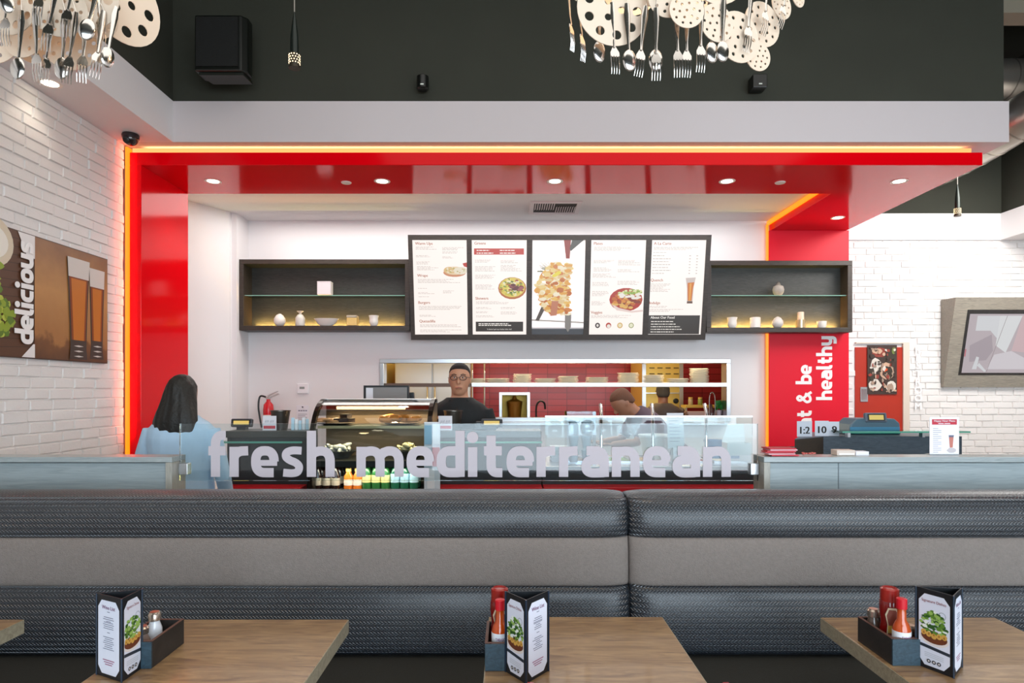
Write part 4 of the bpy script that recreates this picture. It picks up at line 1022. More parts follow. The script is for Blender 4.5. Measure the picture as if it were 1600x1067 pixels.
for q in range(5): lines(w2, 4, 22, 672+22*q, 380 if q % 2 else 300, 1, th=6)
w2.v = [tuple(Vector(v) + NRm*.0008) for v in w2.v]
w_.add(w2.v, w2.f); w_.build('white_print', E_('#fff8f0', .95), mbd)
# pictures
def pic(items, name, i, label=None):
    cols = []; mm = MB()
    for k, it in enumerate(items):
        c = it[0]
        if c not in cols: cols.append(c)
        mm.mi = cols.index(c)
        if it[1] == 'e': zell(mm, i, *it[2:6], d=.0012+k*.00006, n=it[6] if len(it) > 6 else 18, jag=it[7] if len(it) > 7 else 0)
        else: mm.add([zp(i, x, y, .0012+k*.00006) for x, y in it[2]][::-1], [tuple(range(len(it[2])))])
    return mm.build(name, [E_(c, .85) for c in cols], mbd, label=label)
items = [('#d8926a', 'e', 350, 265, 96, 36), ('#f2d8b0', 'e', 350, 250, 90, 34), ('#e8c48a', 'e', 310, 245, 56, 30, 14, .1), ('#f4e8d0', 'e', 400, 250, 60, 34, 14, .1), ('#c83c28', 'p', [(418, 190), (455, 182), (455, 222), (430, 215)])]
for k in range(30): items.append((random.choice(['#b9b060', '#f6ead0', '#d8a860']), 'e', random.uniform(280, 440), random.uniform(225, 270), 9, 5, 8, .3))
pic(items, 'food_picture', 0)
items = [('#c07038', 'e', 335, 395, 118, 92), ('#e8d060', 'e', 335, 388, 108, 82)]
for k in range(110):
    a = random.random()*6.28; r = math.sqrt(random.random()); items.append((random.choice(['#d8c848', '#8fa040', '#f0e080', '#b05030', '#f4ecc8', '#6f7c30']), 'e', 335+95*r*cos(a), 385+70*r*sin(a), 15, 10, 9, .35))
for k in range(12): items.append((random.choice(['#8a4a48', '#a8605c', '#6c3434']), 'e', 370+random.uniform(-50, 50), 370+random.uniform(-35, 35), 26, 14, 9, .3))
pic(items, 'salad_picture', 1)
items = [('#b83018', 'e', 305, 490, 140, 98), ('#f2d8d0', 'p', [(175, 520), (230, 580), (360, 600), (452, 590), (452, 575), (360, 585), (250, 560)])]
for k in range(90):
    a = random.random()*6.28; r = math.sqrt(random.random()); items.append((random.choice(['#c86a20', '#e09038', '#a84818', '#e8b860', '#8c3010']), 'e', 310+115*r*cos(a), 500+65*r*sin(a), 22, 15, 9, .3))
for k in range(40): items.append((random.choice(['#b8c860', '#8fae40', '#e8e8b0']), 'e', random.uniform(240, 430), random.uniform(410, 450), 18, 10, 9, .35))
for k in range(14): items.append(('#f6efe4', 'e', random.uniform(230, 420), random.uniform(445, 480), 26, 12, 9, .25))
pic(items, 'plate_picture', 3)
pic([('#3a2c28', 'e', 72, 708, 21, 23), ('#f0e8e0', 'e', 72, 708, 10, 12), ('#c0402c', 'e', 165, 708, 23, 24), ('#f6efe4', 'e', 167, 714, 16, 16), ('#d8a848', 'e', 262, 708, 23, 24), ('#f6e8c0', 'e', 262, 708, 16, 17), ('#9aa060', 'e', 358, 708, 22, 23), ('#f2f0d0', 'e', 358, 708, 16, 17)], 'diet_symbols', 3)
pic([('#d8c8c0', 'p', [(300, 310), (385, 305), (372, 380), (368, 520), (322, 520), (316, 400)]), ('#d87818', 'p', [(318, 350), (376, 345), (366, 400), (360, 500), (328, 500), (322, 420)]), ('#f0a848', 'p', [(335, 355), (352, 353), (350, 498), (338, 498)]), ('#6a4a38', 'p', [(322, 503), (368, 503), (370, 522), (320, 522)])], 'beer_picture', 4)
panel(2, painted_ramp([(0, '#3a3c40'), (.105, '#3a3c40'), (.13, '#e8e2e2'), (.55, '#e6dcda'), (1, '#d8d4d0')], 2, 0, 1.07, em=.75))
items = [('#b8b0a8', 'p', [(0, 655), (0, 668), (455, 690), (455, 678)])]
for k in range(26):
    a = R(random.uniform(150, 260)); x, y = 190, 260; L = random.uniform(70, 150); w = 3
    items.append((random.choice(['#8a8a70', '#6c7058', '#b8b8a0']), 'p', [(x, y), (x+L*cos(a), y-abs(L*sin(a))), (x+L*cos(a)+2, y-abs(L*sin(a))+6), (x+5, y+5)]))
items += [('#9c3820', 'p', [(270, 0), (330, 0), (322, 150), (290, 150)]), ('#50483c', 'p', [(340, 0), (440, 0), (330, 90), (320, 70)]), ('#5a5048', 'p', [(120, 470), (160, 480), (60, 670), (30, 665)]), ('#8c8680', 'p', [(290, 600), (345, 600), (345, 720), (318, 765), (290, 720)])]
for k in range(420):
    t_ = random.random(); cy = 190+420*t_; cx = 250-70*math.sin(t_*3.1)+random.uniform(-1, 1)*(80+60*math.sin(t_*3.1))
    items.append((random.choice(['#f0c060', '#f6e0b0', '#e8a848', '#d8843c', '#fbeed0', '#c8702c', '#f2d48c', '#e8c890']), 'e', min(415, cx), cy, random.uniform(20, 44), random.uniform(12, 26), 9, .35))
for k in range(6): items.append(('#f0dc40', 'e', 190+8*k, 290-5*k, 24, 14, 9, .2))
items += [('#c88060', 'p', [(170, 500), (230, 500), (215, 620), (160, 625)])]
pic(items, 'skewer_picture', 2)

# ================================================================== TELEVISION
tvx0, tvx1 = 4.76, 6.10
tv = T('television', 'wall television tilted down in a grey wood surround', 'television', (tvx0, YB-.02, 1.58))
m_ = MB(); m_.prism([(0, 0), (-.035, 0), (-.235, .955), (0, .96)], 0, 0, tvx1-tvx0); m_.build('surround', wood('#78726a', '#a09888', (1.5, 14, 14), .45), tv)
UPt = Vector((0, -.2, .955)).normalized(); NRt = Vector((1, 0, 0)).cross(UPt)
def tp(u, v, d): return Vector((u, -.035, 0)) + UPt*v + NRt*d
def tbox(m_, u0, u1, v0, v1, d0, d1): m_.add([tp(u, v, d) for u in (u0, u1) for v in (v0, v1) for d in (d0, d1)], [(0,1,3,2),(4,6,7,5),(0,4,5,1),(2,3,7,6),(0,2,6,4),(1,5,7,3)])
m_ = MB(); tbox(m_, .145, 1.24, .135, .845, -.02, .004); m_.build('bezel', mat('#0e0f10', .15, coat=.5), tv)
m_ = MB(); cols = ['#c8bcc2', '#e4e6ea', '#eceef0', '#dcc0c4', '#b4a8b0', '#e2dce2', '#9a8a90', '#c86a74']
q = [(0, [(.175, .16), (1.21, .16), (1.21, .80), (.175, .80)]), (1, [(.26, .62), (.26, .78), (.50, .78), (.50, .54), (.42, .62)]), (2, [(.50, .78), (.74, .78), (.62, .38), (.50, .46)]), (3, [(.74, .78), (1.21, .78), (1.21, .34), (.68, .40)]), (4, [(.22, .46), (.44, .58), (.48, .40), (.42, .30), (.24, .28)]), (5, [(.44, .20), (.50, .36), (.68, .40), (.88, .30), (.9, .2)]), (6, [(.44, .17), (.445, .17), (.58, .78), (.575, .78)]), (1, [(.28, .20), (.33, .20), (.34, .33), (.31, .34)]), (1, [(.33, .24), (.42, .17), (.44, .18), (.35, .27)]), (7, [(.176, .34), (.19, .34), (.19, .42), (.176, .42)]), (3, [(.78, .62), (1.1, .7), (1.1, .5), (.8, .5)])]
for k, (c, pts) in enumerate(q): m_.mi = c; m_.add([tp(u, v, .0045+.0002*k) for u, v in pts], [tuple(range(len(pts)))])  # reflections of the room on the glass, put in as glowing colour shapes
m_.build('screen', [emis(c, .72) for c in cols], tv, label='screen with pale room reflections put in as glowing shapes')

# ================================================================== HOST COUNTER on the right
hc = T('host_counter', 'dark pickup counter with an angled end behind the right half wall', 'counter', (2.7, 5.0, 0))
fp = [(2.03, 4.545), (2.365, 4.81), (3.405, 4.81), (3.405, 5.30), (2.46, 5.30)]
m_ = MB(); m_.prism([(x-2.7, y-5.0) for x, y in fp], 2, 0, 1.20); m_.build('body', wood('#3c4854', '#55626e', (2, 2, 12), .45), hc)
MB().prism([(2.032-2.7, 4.5435-5), (2.363-2.7, 4.808-5), (2.362-2.7, 4.806-5), (2.03-2.7, 4.542-5)], 2, .02, 1.195).build('end_panel', wood('#2a221a', '#3a3026', (2, 2, 12), .5), hc, label='dark brown angled end panel')
m_ = MB(); m_.box(2.45-2.7, 3.39-2.7, -.30, -.10, 1.235, 1.245); m_.build('glass_ledge', glass((.75, .93, .87)), hc)
m_ = MB(); m_.box(2.45-2.7, 3.39-2.7, -.302, -.3005, 1.234, 1.246); m_.build('ledge_edge', GE, hc)
for x in (2.5, 3.05): MB().box(x-2.7, x-2.68, -.28, -.24, 1.2, 1.2345).build('ledge_foot', STEEL, hc)
pt_ = T('point_of_sale', 'teal-grey till terminal with a raised display on the pickup counter', 'till', (at(1360, 5.05), 5.08, 1.201))
m_ = MB(); m_.prism([(-.22, .0), (.20, .0), (.19, .09), (.15, .125), (-.14, .125), (-.19, .08)], 1, -.10, .12); m_.build('housing', mat('#4a6a7a', .35), pt_, bevel=.01)
m_ = MB(); m_.box(-.205, .19, -.105, -.101, .008, .03); m_.mi = 1; m_.box(-.2, .185, -.105, -.101, .034, .06); m_.build('trim_bands', [mat('#2a9a8c', .3), mat('#3f86a8', .3)], pt_)
M_ = Matrix.Translation((.005, -.09, .13)) @ Matrix.Rotation(R(-10), 4, 'X')
dsp = MB().box(-.085, .085, -.012, .02, -.035, .04, M_).build('display', mat('#5a6472', .35), pt_, bevel=.008)
MB().box(-.066, .066, -.0135, -.0122, -.024, .029, M_).build('bezel', BLACK, dsp); MB().box(-.056, .056, -.015, -.0138, -.016, .021, M_).build('screen', emis('#e0c868', .9), dsp)
# table-number cards
def card(label, txt, px_, ztop, D, rz, w=.125, h=.10):
    t = T('number_card', label, 'number card', (at(px_, D), D, 1.201), rz)
    MB().box(-w/2, w/2, -.001, .001, .0, h).build('sheet', mat('#dfe6f2', .5), t)
    m_ = MB(); text(m_, txt, .075, (0, -.001, .022), align=.5, bold=2); m_.build('number', INK, t)
    MB().prism([(-.012, 0), (.03, 0), (.0, .06)], 0, -.02, .02).build('stand', PAPER, t) if False else None
    return t
card('middle number card, printed with a one and a zero, on the pickup counter', '10', 1284, 0, 4.84, -.1, .10, .115)
card('narrow number card printed with a nine on the pickup counter', '9', 1303, 0, 4.86, -.12, .075, .108)
card('white number card reading 1:2 at the left end of the pickup counter', '1:2', 1257, 0, 4.78, .12, .12, .115)
# things on top of the right half wall (top at 1.235)
ZW = 1.2355
def wallthing(x): return at(x, 3.09)
t = T('menu_card', 'upright menu card with a red heading on the right half wall', 'menu card', (wallthing(1477.5), 3.10, ZW))
MB().box(-.071, .071, -.001, .001, .0, .182).build('sheet', mat('#f3f1f6', .4), t); MB().box(-.071, .071, -.001, .04, .0, .003).build('foot', glass(), t)
m_ = MB(); m_.box(-.06, .06, -.0018, -.0011, .146, .172); m_.build('red_band', mat('#c82c40', .5), t)
m_ = MB(); text(m_, 'Happy Hour Menu', .0135, (0, -.0018, .160), align=.5, bold=1); m_.box(-.03, -.004, -.0021, -.0019, .150, .1535); m_.box(.0, .028, -.0021, -.0019, .150, .1535); m_.build('white_print', PAPER, t)
m_ = MB()
for k in range(13): m_.box(-.055, -.015-.015*(k % 3 == 0), -.0016, -.0011, .012+.0095*k, .0145+.0095*k)
m_.build('small_print', mat('#a8a6bc', .6), t)
m_ = MB(); m_.prism([(.026, .035), (.040, .035), (.044, .085), (.022, .085)], 1, -.0018, -.0011); m_.mi = 1; m_.prism([(.022, .085), (.044, .085), (.046, .095), (.021, .095)], 1, -.0018, -.0011); m_.mi = 2; blob(m_, .034, .022, .026, .014, -.0017, 12); m_.build('drink_picture', [mat('#c8786a', .5), mat('#6a6a80', .5), mat('#c8c0c4', .5)], t)
t = T('leaflet_pile', 'fanned pile of red leaflets at the left end of the right half wall', 'leaflets', (wallthing(1216), 3.07, ZW))
for k in range(6):
    M_ = Matrix.Translation((random.uniform(-.01, .01), .004*k, .002+.006*k)) @ Matrix.Rotation(R(random.uniform(-9, 9)), 4, 'Z')
    MB().box(-.065, .065, -.045, .045, 0, .0045, M_).build('leaflet', mat(['#d83848', '#f0c0c8', '#c02838'][k % 3], .5), t)
t = T('napkin_box', 'cream napkin box on the right half wall', 'box', (wallthing(1317), 3.09, ZW)); MB().box(-.044, .044, -.03, .03, 0, .026).build('box', mat('#d8c8bc', .5), t, bevel=.002); MB().box(-.034, .040, -.031, -.0301, .003, .012).build('opening', mat('#f0e8e2', .5), t)
o = MB().box(-.031, .031, -.025, .025, 0, .019).build('card_stack', PAPER, loc=(wallthing(1343), 3.09, ZW)); tag(o, 'low stack of white cards right of the napkin box', 'cards')
t = T('mint_bowl', 'little red wrapped candies heap on the right half wall', 'candies', (wallthing(1262), 3.09, ZW))
m_ = MB()
for k in range(16): m_.ball((random.uniform(-.032, .032), random.uniform(-.02, .02), .004+random.random()*.006), .007, .005, .004, 8, 5)
o = m_.build('candies', mat('#c05048', .35), t, smooth=True); o['kind'] = 'stuff'

# ================================================================== CEILING FITTINGS
dl = None
def downlight(label, x, y, z, group, power=14, col=(1, .88, .72), r=.066):
    global dl
    if dl is None:
        t = T('recessed_light', label, 'ceiling light', (x, y, z), group=group)
        m_ = MB(); m_.lathe([(r*.72, -.002), (r, -.004), (r*1.02, -.001), (r, .0), (r*.74, .0)], seg=28); m_.build('trim_ring', mat('#f4e6de', .4), t, smooth=True)
        MB().lathe([(.004, -.0035), (r*.72, -.0025), (r*.70, -.0005)], seg=28).build('lens', LENS, t, smooth=True); dl = t
    else: dup(dl, (x, y, z), 0, label, group)
    spot('recessed_lamp', (x, y, z-.03), power, col, 120, .7, .05)
CZ = 3.295
for px_, lb in ((333, 'leftmost round recessed light under the red canopy'), (597, 'second round recessed light from the left under the red canopy'), (867, 'round recessed light under the middle of the red canopy'), (1136, 'round recessed light under the red canopy above the right niche'), (1405, 'rightmost round recessed light under the red canopy')):
    D = 1745/(609-283); downlight(lb, at(px_, D), D, CZ, 'recessed lights in the canopy', 9)
D = 1745/(609-340); downlight('round recessed light at the rear of the canopy over the red wall panel', at(1309, D), D, CZ, 'recessed lights in the canopy', 9)
D = 1.896/(.609-.130); downlight('round recessed light in the left white soffit above the brick wall', at(78, D), D, 3.446, 'recessed lights in the soffit', 3)
for px_, lb in ((541, 'small white sprinkler cover left of centre under the canopy'), (1219, 'small white sprinkler cover right of centre under the canopy')):
    D = 1745/(609-285); o = MB().lathe([(.004, -.008), (.038, -.008), (.043, -.003), (.043, .0)], seg=24).build('sprinkler_cover', mat('#e8dcd8', .4), smooth=True, loc=(at(px_, D), D, CZ)); tag(o, lb, 'sprinkler')
t = T('ceiling_vent', 'white louvred air vent in the service ceiling', 'vent', (.47, 6.55, 3.416))
m_ = MB(); m_.frame(-.26, .26, -.22, .22, .045, 0, .012); m_.v = [(x, z, -y) for x, y, z in m_.v]; m_.build('frame', mat('#e6dada', .5), t)
m_ = MB(); m_.box(-.215, .215, -.175, .175, -.001, 0); m_.build('duct_opening', mat('#3c3634', .8), t)
for s_1 in (0, 1):
    for k in range(9):
        x = -.20 + .205*s_1 + k*.0235 + (.0 if s_1 == 0 else .012)
        M_ = Matrix.Translation((x, -.05 if s_1 == 0 else .06, -.008)) @ Matrix.Rotation(R(-38), 4, 'Y')
        MB().box(-.0075, .0075, -.11, .11, -.0008, .0008, M_).build('slat', mat('#e2d6d4', .5), t)
# dome camera in the soffit corner
D = 4.7; t = T('dome_camera', 'black dome camera under the white soffit by the brick wall', 'camera', (at(204, 4.75), 4.75, 3.446))
MB().lathe([(.055, 0), (.06, -.01), (.058, -.03)], seg=24).build('mount', mat('#2a2426', .3), t, smooth=True)
MB().ball((0, 0, -.03), .055, .055, .055, 20, 12).build('dome', mat('#2a1e20', .08, coat=.6), t, smooth=True)
MB().lathe([(.022, 0), (.024, .02), (.015, .025)], seg=16, M=Matrix.Translation((0, -.04, -.055)) @ Matrix.Rotation(R(115), 4, 'X')).build('lens', BLACK, t, smooth=True)
# pendant spot lamps
def pendant(label, x, y, ztip, ztop=5.1, sc=1):
    t = T('pendant_lamp', label, 'pendant lamp', (x, y, ztip))
    MB().tube([(0, 0, .30*sc), (0, 0, ztop-ztip)], .0035, 6).build('cable', mat('#8a857c', .5), t)
    MB().lathe([(.0225*sc, .075*sc), (.0225*sc, .11*sc), (.0205*sc, .17*sc), (.012*sc, .24*sc), (.003, .30*sc)], seg=18).build('body', mat('#1c2420', .3, .4), t, smooth=True)
    sh = MB().lathe([(.027*sc, .012), (.027*sc, .075*sc), (.0225*sc, .078*sc)], seg=20).build('perforated_sleeve', mat('#2c2a24', .4, .5), t, smooth=True)
    m_ = MB()
    for r_ in range(4):
        for a in range(12):
            an = 2*pi*(a+.5*(r_ % 2))/12; c = Vector((cos(an)*.0275*sc, sin(an)*.0275*sc, (.026+.014*r_)*sc)); m_.ball(c, .0035*sc, seg=6, rg=4)
    m_.build('lit_holes', emis('#ffe0b0', 3), sh)
    MB().lathe([(.031*sc, 0), (.031*sc, .014), (.026*sc, .014), (.024*sc, .002)], seg=20).build('rim', mat('#3a3226', .4, .5), t, smooth=True)
    MB().lathe([(.002, .0025), (.024*sc, .0028), (.024*sc, .004)], seg=16).build('lens', emis('#ffe8c0', 6), t, smooth=True)
    spot('pendant_light', (x, y, ztip-.02), 8, (1, .82, .55), 90, .6, .03)
p = W(460, 107, 3.4); pendant('dark slim pendant spot lamp with pierced glowing sleeve, upper left', *p)
p = W(1496, 338, 6.0); pendant('dark slim pendant spot lamp hanging right of the canopy', *p, sc=1.0)
# loudspeaker and wall spots
t = T('loudspeaker', 'large black loudspeaker on the dark upper wall', 'loudspeaker', (at(355, 4.7), 4.74, zt(128, 4.7)))
M_ = Matrix.Rotation(R(4), 4, 'X')
m_ = MB(); m_.prism([(-.18, 0), (.15, 0), (.19, -.05), (.19, -.12), (.15, -.165), (-.18, -.165)], 2, .02, .42); m_.build('cabinet', mat('#0c100c', .35), t, bevel=.01)
MB().box(-.165, .135, -.176, -.1655, .05, .40).build('grille', mat('#0a0c0a', .8, bump=.6, bscale=300), t); m_ = MB(); m_.prism([(.17, -.01), (.17, .0), (-.12, -.0), (-.16, -.14), (.16, -.14)], 2, .0, .019); m_.build('lower_lip', mat('#1c201a', .4), t)
MB().box(-.05, .05, .001, .17, .15, .3).build('bracket', BLACK, t)
for px_, py_, lb, cube in ((660, 128, 'small round black wall spot on the dark upper wall', 0), (1186, 128, 'small square black wall spot on the dark upper wall', 1)):
    t = T('wall_spot', lb, 'wall spot', (at(px_, 4.82), 4.86, zt(py_+11, 4.82)))
    if cube: MB().box(-.055, .05, -.07, .03, 0, .10).build('housing', mat('#101210', .3), t, bevel=.004)
    else: MB().lathe([(.035, 0), (.045, .01), (.045, .10), (.03, .11)], (0, -.02, 0), 18).build('housing', mat('#101210', .3), t, smooth=True)
    MB().box(-.012, .012, -.0715 if cube else -.066, -.06, .022, .03).build('indicator', emis('#d8e0d8', .8), t)
    MB().box(-.02, .02, .02, .06, .03, .07).build('bracket', BLACK, t)
# ducts
def duct(label, pts, r):
    m_ = MB(); P = catmull(pts, 10); m_.tube(P, r, 28)
    t = T('air_duct', label, 'duct', pts[0]); m_.v = [tuple(Vector(v)-Vector(pts[0])) for v in m_.v]
    m_.build('pipe', mat('#b8b2a8', .32, .85), t, smooth=True)
    # seams
    s_ = MB(); d = 0
    for k in range(1, len(P)):
        d += (P[k]-P[k-1]).length
        if d > .22: 
            tt = (P[k]-P[k-1]).normalized(); s_.tube([P[k]-tt*.006-Vector(pts[0]), P[k]+tt*.006-Vector(pts[0])], r+.004, 28); d = 0
    s_.build('seam_rings', mat('#948e84', .35, .85), t, smooth=True)
duct('straight metal duct crossing at the upper right corner', [(3.9, 6.3, 4.60), (4.4, 6.3, 4.60), (5.0, 6.3, 4.60), (5.43, 6.3, 4.60)], .19)
duct('metal duct bending down behind the canopy at the right', [(4.62, 7.04, 3.95), (4.62, 6.6, 3.95), (4.62, 6.15, 3.97), (4.70, 5.75, 4.05), (4.98, 5.45, 4.22), (5.35, 5.35, 4.35)], .20)
struct(MB().box(3.8, 5.44, 5.6, 5.8, 4.85, 5.1).build('trim_5', mat('#a89c88', .6)))

# ================================================================== TABLE-TOP THINGS
ZT = .7505
def tent(label, L, Rr, Fv, left_kind, right_kind, h=.228):
    """three-sided black menu holder; L, Rr, Fv are its corners on the table"""
    cx = (L[0]+Rr[0]+Fv[0])/3; cy = (L[1]+Rr[1]+Fv[1])/3
    t = T('menu_holder', label, 'menu holder', (cx, cy, ZT))
    V = [Vector((p[0]-cx, p[1]-cy, 0)) for p in (L, Fv, Rr)]
    BK = mat('#12161c', .4); up = Vector((0, 0, 1))
    for k in range(3):
        a, b = V[k], V[(k+1) % 3]; d = (b-a).normalized(); n = d.cross(up)
        m_ = MB(); q = [a, b, b - n*.003 - d*.004, a - n*.003 + d*.004]
        m_.add([p for p in q] + [p + up*h for p in q], [(0,1,2,3),(4,5,6,7),(0,1,5,4),(1,2,6,5),(2,3,7,6),(3,0,4,7)])
        m_.build('side_panel', BK, t, bevel=.0006)
    for p in V: MB().tube([p, p + up*h], .0028, 8).build('corner_spine', mat('#16283a', .3), t)
    for (a, b, kind) in ((V[0], V[1], left_kind), (V[1], V[2], right_kind)):
        d = (b-a).normalized(); n = d.cross(up); w = (b-a).length
        e = .009; c = .020; x0, x1 = e, w-e; z0, z1 = .010, h-.014
        def P(x, z, o=.001): return a + d*x + up*z + n*o
        m_ = MB(); m_.add([P(x0, z0+c), P(x0+c*.8, z0), P(x1-c*.8, z0), P(x1, z0+c), P(x1, z1-c), P(x1-c*.8, z1), P(x0+c*.8, z1), P(x0, z1-c)], [tuple(range(8))])
        crd = m_.build('card', mat('#e4e8f6', .35), t)
        mid = (x0+x1)/2
        if kind == 'list':
            m_ = MB(); text(m_, 'Wine List', .015, P(mid, z1-.024), d, up, .5, bold=1); m_.build('heading', mat('#7c4a70', .5), crd)
            m_ = MB()
            for zz, n_ in ((.845, 1), (.77, 3), (.70, 4), (.565, 1), (.50, 3), (.42, 4)):
                for q_ in range(n_):
                    hw_ = (.006 if n_ == 1 else random.uniform(.010, .026)); zc = z0 + (z1-z0)*zz - q_*.0055
                    m_.add([P(mid-hw_, zc, .0014), P(mid+hw_, zc, .0014), P(mid+hw_, zc+.0018, .0014), P(mid-hw_, zc+.0018, .0014)], [(0, 1, 2, 3)])
            m_.build('printed_lines', mat('#6c7086', .5), crd)
            m_ = MB()
            for q_ in range(3):
                zc = z0+.038-q_*.006; hw_ = .026-.005*q_; m_.add([P(mid-hw_, zc, .0014), P(mid+hw_, zc, .0014), P(mid+hw_, zc+.0026, .0014), P(mid-hw_, zc+.0026, .0014)], [(0, 1, 2, 3)])
            m_.build('red_lines', mat('#a06080', .5), crd)
        else:
            m_ = MB(); cols = ['#b2b8b4', '#6f3a22', '#5f8a30', '#9cc060', '#2f5a22', '#eef4ee', '#d8a850', '#a8702c', '#e8e0dc', '#2c3440', '#c8ced8']
            mt = [mat(c_, .4) for c_ in cols]; o_ = [.0012]
            def ell(x, z, rx, rz, mi, n_=10, jag=.3):
                m_.mi = mi; o_[0] += .000008
                m_.add([P(min(x1-.001, max(x0+.001, x+rx*cos(2*pi*k/n_)*random.uniform(1-jag, 1))), z+rz*sin(2*pi*k/n_)*random.uniform(1-jag, 1), o_[0]) for k in range(n_)], [tuple(range(n_))])
            ell(mid, z0+.082, .040, .022, 8, 20, 0); ell(mid, z0+.085, .036, .018, 1, 20, 0)
            for q_ in range(110):
                a_ = random.random()*6.28; r_ = math.sqrt(random.random()); zz = z0+.122+.036*r_*sin(a_); xx = mid+.036*r_*cos(a_)*(1-.25*max(0, sin(a_)))
                ell(xx, zz, random.uniform(.004, .009), random.uniform(.003, .007), random.choice([2, 2, 3, 4, 4, 5, 3]))
            for q_ in range(5): ell(mid-.028+.014*q_, z0+.088+.003*abs(q_-2), .008, .0085, 6, 12, .1); ell(mid-.028+.014*q_, z0+.092, .003, .004, 7)
            m_.mi = 9; m_.add([P(x0, z0+.052, .0014), P(x1, z0+.044, .0014), P(x1, z0+.053, .0014), P(x0, z0+.061, .0014)], [(0, 1, 2, 3)])
            for q_ in range(3):
                ell(mid-.014+.014*q_, z0+.014, .0055, .0055, 9, 16, 0); ell(mid-.014+.014*q_, z0+.014, .003, .003, 8, 8, .2)
            m_.mi = 10
            for q_ in range(3): zc = z0+.036-.005*q_; m_.add([P(mid-.026, zc, .0014), P(mid+.026, zc-.002, .0014), P(mid+.026, zc, .0014), P(mid-.026, zc+.002, .0014)], [(0, 1, 2, 3)])
            m_.build('salad_picture', mt, crd)
            m_ = MB(); text(m_, 'Signature Dishes', .0115, P(mid, z1-.022), d, up, .5, off=.0016, bold=0, width=w-.036); m_.build('heading', mat('#8c3a44', .5), crd)
            m_ = MB()
            if True:
                for k_ in range(20):
                    a_ = 2*pi*k_/20
                    m_.add([P(mid+.022+r_*cos(a_+da), z1-.052+r_*sin(a_+da), .0017) for r_, da in ((.0085, 0), (.0105, 0), (.0105, .2), (.0085, .2))], [(0, 1, 2, 3)])
            m_.build('round_seal', mat('#8a929a', .5), crd)
    return t
def pt2(x, D): return (at(x, D), D)
tent('black menu holder on the left table, Wine List side in front', pt2(151, 1.80), pt2(222, 1.839), pt2(190, 1.749), 'list', 'salad')
tent('black menu holder on the middle table beside a caddy, salad side left', pt2(790, 1.816), pt2(857, 1.822), pt2(822, 1.739), 'salad', 'list')
tent('black menu holder on the right table with a wide salad side', pt2(1431, 1.866), pt2(1503, 1.845), pt2(1490, 1.774), 'salad', 'list')
def caddy(label, x0, x1, y0, y1):
    t = T('condiment_caddy', label, 'caddy', ((x0+x1)/2, (y0+y1)/2, ZT)); w, d = (x1-x0)/2, (y1-y0)/2
    CB = wood('#1d2f3a', '#35505e', (8, 3, 14), .5)
    m_ = MB(); m_.box(-w, w, -d, d, 0, .006); m_.box(-w, -w+.008, -d, d, .006, .076); m_.box(w-.008, w, -d, d, .006, .076); m_.box(-w+.008, w-.008, d-.008, d, .006, .076); m_.build('tray', CADDY, t, bevel=.0008)
    MB().box(-w, w, -d-.006, -d-.0002, 0, .076).build('front_panel', CB, t, bevel=.0008, label='blue-grey front panel'); 
    m_ = MB(); m_.frame(-w-.0005, w+.0005, -d, d+.0005, .0085, -.0775, -.0762); m_.v = [(x, z, -y) for x, y, z in m_.v]; m_.build('rim', mat('#5a3a2e', .5), t); return t
caddy('dark wooden caddy on the left table holding two shakers', -1.125, -1.025, 1.84, 2.02)
caddy('dark wooden caddy on the middle table edge holding ketchup and hot sauce', -.068, .030, 1.825, 2.0)
caddy('dark wooden caddy on the right table with its long side showing', 1.112, 1.222, 1.86, 2.04)
ZC = ZT + .0065
def ketchup(label, x, y, rz=0):
    t = T('ketchup_bottle', label, 'bottle', (x, y, ZC), rz)
    MB().lathe([(.025, 0), (.030, .004), (.030, .05), (.0245, .085), (.029, .125), (.028, .150), (.022, .163)], seg=24, sy=.85).build('bottle', mat('#7c1210', .2, coat=.4), t, smooth=True)
    MB().lathe([(.026, .150), (.026, .186), (.020, .190), (.018, .186)], seg=22).build('cap', mat('#a02018', .3, coat=.3), t, smooth=True)
    pts = [(-.018, .03), (.014, .02), (.020, .035), (.017, .085), (.022, .115), (.010, .135), (-.012, .135), (-.020, .115), (-.014, .085)]
    m_ = MB(); m_.add([(x_, -.0275-.0008, z_) for x_, z_ in pts], [tuple(range(9))]); m_.build('paper_label', mat('#d8c8a8', .5), t)
    m_ = MB(); m_.add([(x_*.82, -.0290, .078+(z_-.078)*.9) for x_, z_ in pts], [tuple(range(9))]); m_.mi = 1; m_.box(-.013, .013, -.0296, -.0291, .060, .082); m_.mi = 2; m_.box(-.010, .012, -.0296, -.0291, .030, .052)
    m_.build('label_print', [mat('#8a4a3c', .5), mat('#c8a84a', .5), mat('#d8dce4', .5)], t); return t
def hotsauce(label, x, y, rz=0):
    t = T('hot_sauce_bottle', label, 'bottle', (x, y, ZC), rz)
    MB().lathe([(.022, 0), (.0245, .003), (.0245, .088), (.020, .104), (.0125, .118), (.0115, .160)], seg=24).build('bottle', mat('#c04a10', .12, coat=.5), t, smooth=True)
    MB().lathe([(.0145, .150), (.0145, .178), (.012, .180)], seg=20).build('cap', mat('#d01828', .35), t, smooth=True)
    MB().lathe([(.0249, .028), (.0249, .086)], seg=24).build('paper_label', mat('#eceef2', .5), t, smooth=True)
    m_ = MB(); text(m_, 'TABASCO', .012, (.004, -.0255, .066), (1, 0, 0), (0, 0, 1), .5, width=.034, bold=1); m_.v = [(x_, -math.sqrt(max(0, .0253**2 - min(abs(x_), .0245)**2))-.0002, z_) for x_, y_, z_ in m_.v]
    m_.build('label_text', mat('#7a2a6a', .5), t); return t
